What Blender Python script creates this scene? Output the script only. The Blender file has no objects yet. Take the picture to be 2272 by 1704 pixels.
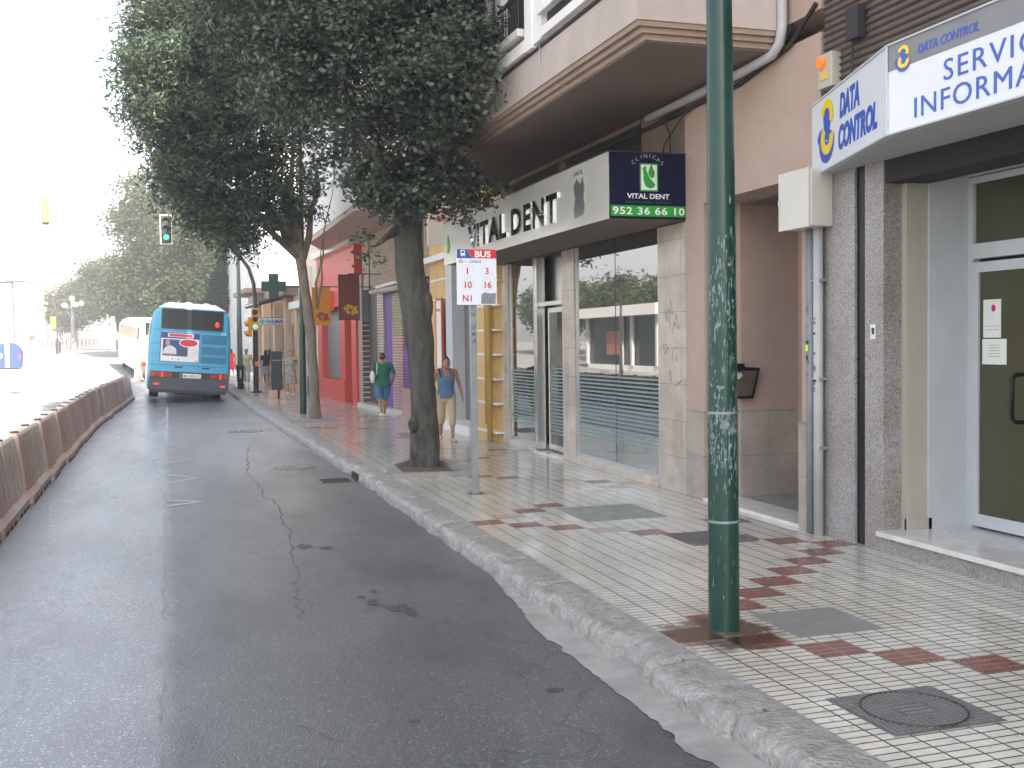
import bpy, math, random
import numpy as np
from mathutils import Vector, Matrix, noise as mn
random.seed(7); np.random.seed(7)
S = bpy.context.scene
COL = S.collection
R = math.radians
# ------------------------------------------------------------------ camera
CAM_H = 1.72
def cam_axes(y, p, r):
    f = np.array([math.sin(y)*math.cos(p), math.cos(y)*math.cos(p), -math.sin(p)])
    rt = np.array([math.cos(y), -math.sin(y), 0.0]); up = np.cross(rt, f)
    c, s = math.cos(r), math.sin(r)
    return rt*c+up*s, up*c-rt*s, f
rt, up, fw = cam_axes(.3084, .0394, -.0130)
cam_data = bpy.data.cameras.new('camera'); cam = bpy.data.objects.new('camera', cam_data); COL.objects.link(cam)
cam.matrix_world = Matrix(((rt[0], up[0], -fw[0], 0), (rt[1], up[1], -fw[1], 0), (rt[2], up[2], -fw[2], CAM_H), (0, 0, 0, 1)))
cam_data.sensor_width = 36; cam_data.lens = 2400/2272*36; cam_data.clip_start = .05; cam_data.clip_end = 3000
S.camera = cam
# ------------------------------------------------------------------ sky, sun, exposure
SUN_EL, SUN_AZ = 36, 166          # azimuth measured clockwise from +Y: the sun stands behind the camera, a little to the right
w = bpy.data.worlds.new("World"); S.world = w; w.use_nodes = True
nt = w.node_tree; nt.nodes.clear()
sky = nt.nodes.new('ShaderNodeTexSky'); sky.sky_type = 'NISHITA'; sky.sun_disc = False
sky.sun_elevation = R(SUN_EL); sky.sun_rotation = R(SUN_AZ); sky.dust_density = 3.0; sky.air_density = 1.0; sky.ozone_density = 1.0
bg = nt.nodes.new('ShaderNodeBackground'); bg.inputs[1].default_value = .10
ow = nt.nodes.new('ShaderNodeOutputWorld'); hs = nt.nodes.new('ShaderNodeHueSaturation'); hs.inputs['Saturation'].default_value = .55; nt.links.new(sky.outputs[0], hs.inputs['Color']); nt.links.new(hs.outputs[0], bg.inputs[0]); nt.links.new(bg.outputs[0], ow.inputs[0])
sl = bpy.data.lights.new('sun', 'SUN'); sl.energy = 5.0; sl.angle = R(.6); sl.color = (1, .9, .76)
so = bpy.data.objects.new('sun', sl); COL.objects.link(so)
sd = Vector((math.sin(R(SUN_AZ))*math.cos(R(SUN_EL)), math.cos(R(SUN_AZ))*math.cos(R(SUN_EL)), math.sin(R(SUN_EL))))
so.rotation_euler = sd.to_track_quat('Z', 'Y').to_euler(); so.location = (0, 0, 40)
S.view_settings.view_transform = 'Standard'; S.view_settings.look = 'None'
S.view_settings.exposure = 2.4; S.view_settings.gamma = 1
S.render.engine = 'CYCLES'
try:
    S.cycles.use_denoising = True; S.cycles.max_bounces = 8; S.cycles.transparent_max_bounces = 8
    S.cycles.sample_clamp_indirect = 6
except Exception: pass

# ------------------------------------------------------------------ materials
MATS = {}
def _n(nt, t, **kw):
    n = nt.nodes.new(t)
    for k, v in kw.items(): setattr(n, k, v)
    return n
def mat(name, col, rough=.6, metal=0, spec=.5, var=.0, vscale=3., bump=0., bscale=40., col2=None, stretch=None, emit=None, estr=0, ior=None, dirt=0., dcol=(.08,.07,.06), tint=False, trans=0, coat=0):
    if name in MATS: return MATS[name]
    m = bpy.data.materials.new(name); m.use_nodes = True; nt = m.node_tree; L = nt.links.new
    b = nt.nodes['Principled BSDF']
    b.inputs['Roughness'].default_value = rough; b.inputs['Metallic'].default_value = metal
    b.inputs['Specular IOR Level'].default_value = spec
    if ior: b.inputs['IOR'].default_value = ior
    if coat: b.inputs['Coat Weight'].default_value = coat; b.inputs['Coat Roughness'].default_value = .1
    b.inputs['Base Color'].default_value = (*col, 1)
    co = _n(nt, 'ShaderNodeTexCoord').outputs['Object']
    if stretch:
        mp = _n(nt, 'ShaderNodeMapping'); mp.inputs['Scale'].default_value = stretch; L(co, mp.inputs[0]); co = mp.outputs[0]
    out = None
    if var > 0 or col2:
        n = _n(nt, 'ShaderNodeTexNoise'); n.inputs['Scale'].default_value = vscale; n.inputs['Detail'].default_value = 6; n.inputs['Roughness'].default_value = .65; L(co, n.inputs['Vector'])
        r = _n(nt, 'ShaderNodeValToRGB'); r.color_ramp.elements[0].position = .32; r.color_ramp.elements[1].position = .68
        c2 = col2 or tuple(min(1, c*(1+var)) for c in col); c1 = col if col2 else tuple(c*(1-var) for c in col)
        r.color_ramp.elements[0].color = (*c1, 1); r.color_ramp.elements[1].color = (*c2, 1)
        L(n.outputs['Fac'], r.inputs[0]); out = r.outputs[0]
    if dirt > 0:
        n = _n(nt, 'ShaderNodeTexNoise'); n.inputs['Scale'].default_value = vscale*.45; n.inputs['Detail'].default_value = 8; n.inputs['Roughness'].default_value = .75; L(co, n.inputs['Vector'])
        r = _n(nt, 'ShaderNodeValToRGB'); r.color_ramp.elements[0].position = .45; r.color_ramp.elements[1].position = .75
        r.color_ramp.elements[0].color = (0, 0, 0, 1); r.color_ramp.elements[1].color = (dirt, dirt, dirt, 1); L(n.outputs['Fac'], r.inputs[0])
        mx = _n(nt, 'ShaderNodeMixRGB'); L(r.outputs[0], mx.inputs[0])
        if out: L(out, mx.inputs[1])
        else: mx.inputs[1].default_value = (*col, 1)
        mx.inputs[2].default_value = (*dcol, 1); out = mx.outputs[0]
    if tint:
        at = _n(nt, 'ShaderNodeAttribute'); at.attribute_name = 'tint'
        mx = _n(nt, 'ShaderNodeMixRGB', blend_type='MULTIPLY'); mx.inputs[0].default_value = 1
        if out: L(out, mx.inputs[1])
        else: mx.inputs[1].default_value = (*col, 1)
        L(at.outputs['Color'], mx.inputs[2]); out = mx.outputs[0]
    if out: L(out, b.inputs['Base Color'])
    if bump > 0:
        n = _n(nt, 'ShaderNodeTexNoise'); n.inputs['Scale'].default_value = bscale; n.inputs['Detail'].default_value = 5; L(co, n.inputs['Vector'])
        bp = _n(nt, 'ShaderNodeBump'); bp.inputs['Strength'].default_value = bump; bp.inputs['Distance'].default_value = .02
        L(n.outputs['Fac'], bp.inputs['Height']); L(bp.outputs[0], b.inputs['Normal'])
    if emit: b.inputs['Emission Color'].default_value = (*emit, 1); b.inputs['Emission Strength'].default_value = estr
    if trans:
        tr = _n(nt, 'ShaderNodeBsdfTranslucent'); ms = _n(nt, 'ShaderNodeMixShader'); ms.inputs[0].default_value = trans
        if out: L(out, tr.inputs[0])
        else: tr.inputs[0].default_value = (*col, 1)
        o = nt.nodes['Material Output']; L(b.outputs[0], ms.inputs[1]); L(tr.outputs[0], ms.inputs[2]); L(ms.outputs[0], o.inputs[0])
    MATS[name] = m
    return m
# special: asphalt
def asphalt():
    m = bpy.data.materials.new('asphalt'); m.use_nodes = True; nt = m.node_tree; L = nt.links.new; b = nt.nodes['Principled BSDF']
    co = _n(nt, 'ShaderNodeTexCoord').outputs['Object']
    def noise(s, d=6, st=None, r=.6):
        c = co
        if st: mp = _n(nt, 'ShaderNodeMapping'); mp.inputs['Scale'].default_value = st; L(co, mp.inputs[0]); c = mp.outputs[0]
        n = _n(nt, 'ShaderNodeTexNoise'); n.inputs['Scale'].default_value = s; n.inputs['Detail'].default_value = d; n.inputs['Roughness'].default_value = r; L(c, n.inputs['Vector']); return n.outputs['Fac']
    def ramp(f, p0, c0, p1, c1):
        r = _n(nt, 'ShaderNodeValToRGB'); r.color_ramp.elements[0].position = p0; r.color_ramp.elements[1].position = p1
        r.color_ramp.elements[0].color = (*c0, 1); r.color_ramp.elements[1].color = (*c1, 1); L(f, r.inputs[0]); return r.outputs[0]
    def mix(a, c, f, bt='MIX'):
        x = _n(nt, 'ShaderNodeMixRGB', blend_type=bt)
        if isinstance(f, float): x.inputs[0].default_value = f
        else: L(f, x.inputs[0])
        L(a, x.inputs[1])
        if isinstance(c, tuple): x.inputs[2].default_value = (*c, 1)
        else: L(c, x.inputs[2])
        return x.outputs[0]
    base = ramp(noise(.9, 5, (1, .35, 1)), .3, (.080, .086, .089), .7, (.118, .122, .122))
    grain = ramp(noise(190, 2), .38, (.55, .55, .56), .62, (1.35, 1.35, 1.38))
    c = mix(base, grain, .8, 'MULTIPLY')
    agg = ramp(noise(62, 2), .60, (0, 0, 0), .68, (.8, .8, .8)); c = mix(c, (.30, .31, .33), agg)
    dark = ramp(noise(.6, 7, (1.4, .6, 1), .7), .48, (0, 0, 0), .68, (.75, .75, .75)); c = mix(c, (.05, .051, .056), dark)
    vo = _n(nt, 'ShaderNodeTexVoronoi'); vo.feature = 'DISTANCE_TO_EDGE'; vo.inputs['Scale'].default_value = .34
    wn = _n(nt, 'ShaderNodeTexNoise'); wn.inputs['Scale'].default_value = 2.2; wn.inputs['Detail'].default_value = 6; L(co, wn.inputs['Vector'])
    av = _n(nt, 'ShaderNodeVectorMath', operation='MULTIPLY_ADD'); av.inputs[1].default_value = (1.1, 1.1, 0); L(wn.outputs['Color'], av.inputs[0]); L(co, av.inputs[2]); L(av.outputs[0], vo.inputs['Vector'])
    crack = ramp(vo.outputs['Distance'], .0, (.55, .55, .55), .006, (0, 0, 0)); c = mix(c, (.03, .03, .032), crack)
    # the left half of the lane is a strip polished by tyres, with sky glare painted in as paler colour; a cracked seam divides the two
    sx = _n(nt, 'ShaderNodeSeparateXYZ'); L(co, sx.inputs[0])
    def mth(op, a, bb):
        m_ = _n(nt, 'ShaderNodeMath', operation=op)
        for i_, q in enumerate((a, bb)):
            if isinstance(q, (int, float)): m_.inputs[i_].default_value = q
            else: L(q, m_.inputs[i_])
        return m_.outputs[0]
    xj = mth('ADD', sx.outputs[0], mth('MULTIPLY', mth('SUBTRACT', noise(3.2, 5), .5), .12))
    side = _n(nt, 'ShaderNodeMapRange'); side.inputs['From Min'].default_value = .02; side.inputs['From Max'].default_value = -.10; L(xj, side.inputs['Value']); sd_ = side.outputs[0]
    wr = _n(nt, 'ShaderNodeMapRange'); wr.inputs['From Min'].default_value = -1.6; wr.inputs['From Max'].default_value = -.75; wr.inputs['To Min'].default_value = .35; L(xj, wr.inputs['Value'])  # shade beside the barrier, painted by letting the pale colour fall off
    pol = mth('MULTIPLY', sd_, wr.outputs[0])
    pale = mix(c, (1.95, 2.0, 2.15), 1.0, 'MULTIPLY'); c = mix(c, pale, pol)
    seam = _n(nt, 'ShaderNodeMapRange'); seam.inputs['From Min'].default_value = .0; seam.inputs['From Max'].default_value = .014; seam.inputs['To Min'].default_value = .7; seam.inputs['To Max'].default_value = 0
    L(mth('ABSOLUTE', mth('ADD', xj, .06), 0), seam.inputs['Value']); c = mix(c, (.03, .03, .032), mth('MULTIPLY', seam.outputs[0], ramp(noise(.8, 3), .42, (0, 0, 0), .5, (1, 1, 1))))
    L(c, b.inputs['Base Color'])
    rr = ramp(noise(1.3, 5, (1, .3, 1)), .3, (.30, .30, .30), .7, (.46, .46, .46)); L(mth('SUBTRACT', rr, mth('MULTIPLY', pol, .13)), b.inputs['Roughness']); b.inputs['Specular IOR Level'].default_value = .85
    bp = _n(nt, 'ShaderNodeBump'); bp.inputs['Strength'].default_value = .8; bp.inputs['Distance'].default_value = .006; L(noise(85, 3), bp.inputs['Height'])
    bp2 = _n(nt, 'ShaderNodeBump'); bp2.inputs['Strength'].default_value = .1; bp2.inputs['Distance'].default_value = .03; L(noise(3.5, 4), bp2.inputs['Height']); L(bp.outputs[0], bp2.inputs['Normal'])
    L(bp2.outputs[0], b.inputs['Normal'])
    return m
def paving(name, ca, cb, mortar, gloss=.2):
    m = bpy.data.materials.new(name); m.use_nodes = True; nt = m.node_tree; L = nt.links.new; b = nt.nodes['Principled BSDF']
    co = _n(nt, 'ShaderNodeTexCoord').outputs['Object']
    mp = _n(nt, 'ShaderNodeMapping'); mp.inputs['Location'].default_value = (-2.72+.003, -5.5+.002, 0); L(co, mp.inputs[0])
    br = _n(nt, 'ShaderNodeTexBrick'); br.offset = 0; br.inputs['Scale'].default_value = 1; br.inputs['Brick Width'].default_value = .15; br.inputs['Row Height'].default_value = .065625
    br.inputs['Mortar Size'].default_value = .0055; br.inputs['Mortar Smooth'].default_value = .15; br.inputs['Bias'].default_value = 0
    br.inputs['Color1'].default_value = (*ca, 1); br.inputs['Color2'].default_value = (*cb, 1); br.inputs['Mortar'].default_value = (*mortar, 1); L(mp.outputs[0], br.inputs['Vector'])
    n = _n(nt, 'ShaderNodeTexNoise'); n.inputs['Scale'].default_value = 1.1; n.inputs['Detail'].default_value = 8; n.inputs['Roughness'].default_value = .7; L(co, n.inputs['Vector'])
    r = _n(nt, 'ShaderNodeValToRGB'); r.color_ramp.elements[0].position = .35; r.color_ramp.elements[1].position = .66; r.color_ramp.elements[0].color = (.72, .70, .67, 1); r.color_ramp.elements[1].color = (1, 1, 1, 1); L(n.outputs['Fac'], r.inputs[0])
    n2 = _n(nt, 'ShaderNodeTexNoise'); n2.inputs['Scale'].default_value = 19; n2.inputs['Detail'].default_value = 4; L(co, n2.inputs['Vector'])
    r2 = _n(nt, 'ShaderNodeValToRGB'); r2.color_ramp.elements[0].position = .27; r2.color_ramp.elements[1].position = .40; r2.color_ramp.elements[0].color = (.55, .5, .45, 1); r2.color_ramp.elements[1].color = (1, 1, 1, 1); L(n2.outputs['Fac'], r2.inputs[0])
    x = _n(nt, 'ShaderNodeMixRGB', blend_type='MULTIPLY'); x.inputs[0].default_value = 1; L(br.outputs['Color'], x.inputs[1]); L(r.outputs[0], x.inputs[2])
    y = _n(nt, 'ShaderNodeMixRGB', blend_type='MULTIPLY'); y.inputs[0].default_value = .8; L(x.outputs[0], y.inputs[1]); L(r2.outputs[0], y.inputs[2])
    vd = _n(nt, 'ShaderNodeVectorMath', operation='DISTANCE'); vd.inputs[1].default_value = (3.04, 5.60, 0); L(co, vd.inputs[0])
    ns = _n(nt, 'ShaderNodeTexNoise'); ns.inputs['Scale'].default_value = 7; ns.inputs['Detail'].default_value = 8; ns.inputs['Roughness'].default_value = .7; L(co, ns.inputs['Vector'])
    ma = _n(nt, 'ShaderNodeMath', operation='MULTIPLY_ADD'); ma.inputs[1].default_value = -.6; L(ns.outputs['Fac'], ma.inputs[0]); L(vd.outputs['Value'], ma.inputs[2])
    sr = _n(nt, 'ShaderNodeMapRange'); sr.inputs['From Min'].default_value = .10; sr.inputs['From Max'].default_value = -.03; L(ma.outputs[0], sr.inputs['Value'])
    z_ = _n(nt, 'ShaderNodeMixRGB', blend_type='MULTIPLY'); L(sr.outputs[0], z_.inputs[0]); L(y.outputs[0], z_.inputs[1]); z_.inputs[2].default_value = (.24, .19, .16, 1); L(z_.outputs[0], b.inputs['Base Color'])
    rm = _n(nt, 'ShaderNodeMapRange'); rm.inputs['From Min'].default_value = .3; rm.inputs['From Max'].default_value = .7; rm.inputs['To Min'].default_value = gloss+.2; rm.inputs['To Max'].default_value = gloss; L(n.outputs['Fac'], rm.inputs['Value']); L(rm.outputs[0], b.inputs['Roughness'])
    inv = _n(nt, 'ShaderNodeMath', operation='SUBTRACT'); inv.inputs[0].default_value = 1; L(br.outputs['Fac'], inv.inputs[1])
    bp = _n(nt, 'ShaderNodeBump'); bp.inputs['Strength'].default_value = .6; bp.inputs['Distance'].default_value = .004; L(inv.outputs[0], bp.inputs['Height']); L(bp.outputs[0], b.inputs['Normal'])
    return m
def brickmat(name, ca, cb, mortar, bw, rh, ms, off=.5, rough=.6, axis='YZ', bumpd=.004):
    m = bpy.data.materials.new(name); m.use_nodes = True; nt = m.node_tree; L = nt.links.new; b = nt.nodes['Principled BSDF']
    co = _n(nt, 'ShaderNodeTexCoord').outputs['Object']; sp = _n(nt, 'ShaderNodeSeparateXYZ'); L(co, sp.inputs[0]); cb_ = _n(nt, 'ShaderNodeCombineXYZ')
    L(sp.outputs['XYZ'.index(axis[0])], cb_.inputs[0]); L(sp.outputs['XYZ'.index(axis[1])], cb_.inputs[1])
    br = _n(nt, 'ShaderNodeTexBrick'); br.offset = off; br.inputs['Scale'].default_value = 1; br.inputs['Brick Width'].default_value = bw; br.inputs['Row Height'].default_value = rh
    br.inputs['Mortar Size'].default_value = ms; br.inputs['Mortar Smooth'].default_value = .1
    br.inputs['Color1'].default_value = (*ca, 1); br.inputs['Color2'].default_value = (*cb, 1); br.inputs['Mortar'].default_value = (*mortar, 1); L(cb_.outputs[0], br.inputs['Vector'])
    n = _n(nt, 'ShaderNodeTexNoise'); n.inputs['Scale'].default_value = 2.6; n.inputs['Detail'].default_value = 8; n.inputs['Roughness'].default_value = .7; L(co, n.inputs['Vector'])
    r = _n(nt, 'ShaderNodeValToRGB'); r.color_ramp.elements[0].position = .3; r.color_ramp.elements[1].position = .65; r.color_ramp.elements[0].color = (.68, .66, .63, 1); r.color_ramp.elements[1].color = (1, 1, 1, 1); L(n.outputs['Fac'], r.inputs[0])
    x = _n(nt, 'ShaderNodeMixRGB', blend_type='MULTIPLY'); x.inputs[0].default_value = 1; L(br.outputs['Color'], x.inputs[1]); L(r.outputs[0], x.inputs[2]); L(x.outputs[0], b.inputs['Base Color'])
    b.inputs['Roughness'].default_value = rough
    inv = _n(nt, 'ShaderNodeMath', operation='SUBTRACT'); inv.inputs[0].default_value = 1; L(br.outputs['Fac'], inv.inputs[1])
    bp = _n(nt, 'ShaderNodeBump'); bp.inputs['Strength'].default_value = .5; bp.inputs['Distance'].default_value = bumpd; L(inv.outputs[0], bp.inputs['Height']); L(bp.outputs[0], b.inputs['Normal'])
    MATS[name] = m
    return m
def granite():
    m = bpy.data.materials.new('granite'); m.use_nodes = True; nt = m.node_tree; L = nt.links.new; b = nt.nodes['Principled BSDF']
    co = _n(nt, 'ShaderNodeTexCoord').outputs['Object']
    v = _n(nt, 'ShaderNodeTexVoronoi'); v.inputs['Scale'].default_value = 150; L(co, v.inputs['Vector'])
    n = _n(nt, 'ShaderNodeTexNoise'); n.inputs['Scale'].default_value = 55; n.inputs['Detail'].default_value = 5; L(co, n.inputs['Vector'])
    sp = _n(nt, 'ShaderNodeSeparateColor'); L(v.outputs['Color'], sp.inputs[0])
    ad = _n(nt, 'ShaderNodeMath', operation='ADD'); L(sp.outputs[0], ad.inputs[0]); L(n.outputs['Fac'], ad.inputs[1])
    r = _n(nt, 'ShaderNodeValToRGB'); e = r.color_ramp.elements; e[0].position = .35; e[0].color = (.16, .155, .16, 1); e[1].position = .95; e[1].color = (.47, .44, .42, 1)
    k = r.color_ramp.elements.new(.55); k.color = (.29, .275, .275, 1)
    mr = _n(nt, 'ShaderNodeMath', operation='MULTIPLY'); mr.inputs[1].default_value = .62; L(ad.outputs[0], mr.inputs[0]); L(mr.outputs[0], r.inputs[0])
    n3 = _n(nt, 'ShaderNodeTexNoise'); n3.inputs['Scale'].default_value = 1.7; n3.inputs['Detail'].default_value = 7; L(co, n3.inputs['Vector'])
    r3 = _n(nt, 'ShaderNodeValToRGB'); r3.color_ramp.elements[0].position = .3; r3.color_ramp.elements[0].color = (.75, .7, .66, 1); r3.color_ramp.elements[1].position = .7; r3.color_ramp.elements[1].color = (1, 1, 1, 1); L(n3.outputs['Fac'], r3.inputs[0])
    x = _n(nt, 'ShaderNodeMixRGB', blend_type='MULTIPLY'); x.inputs[0].default_value = 1; L(r.outputs[0], x.inputs[1]); L(r3.outputs[0], x.inputs[2]); L(x.outputs[0], b.inputs['Base Color']); b.inputs['Roughness'].default_value = .45
    MATS['granite'] = m
    return m
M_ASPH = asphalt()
M_TILE = paving('white_paving', (.68, .655, .575), (.61, .595, .54), (.075, .07, .07), .06)
M_RED2 = paving('faded_red_paving', (.46, .34, .29), (.52, .44, .38), (.2, .17, .15), .11)
M_RED = paving('red_paving', (.27, .085, .065), (.21, .095, .08), (.30, .25, .22), .16)
GR = granite()
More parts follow.
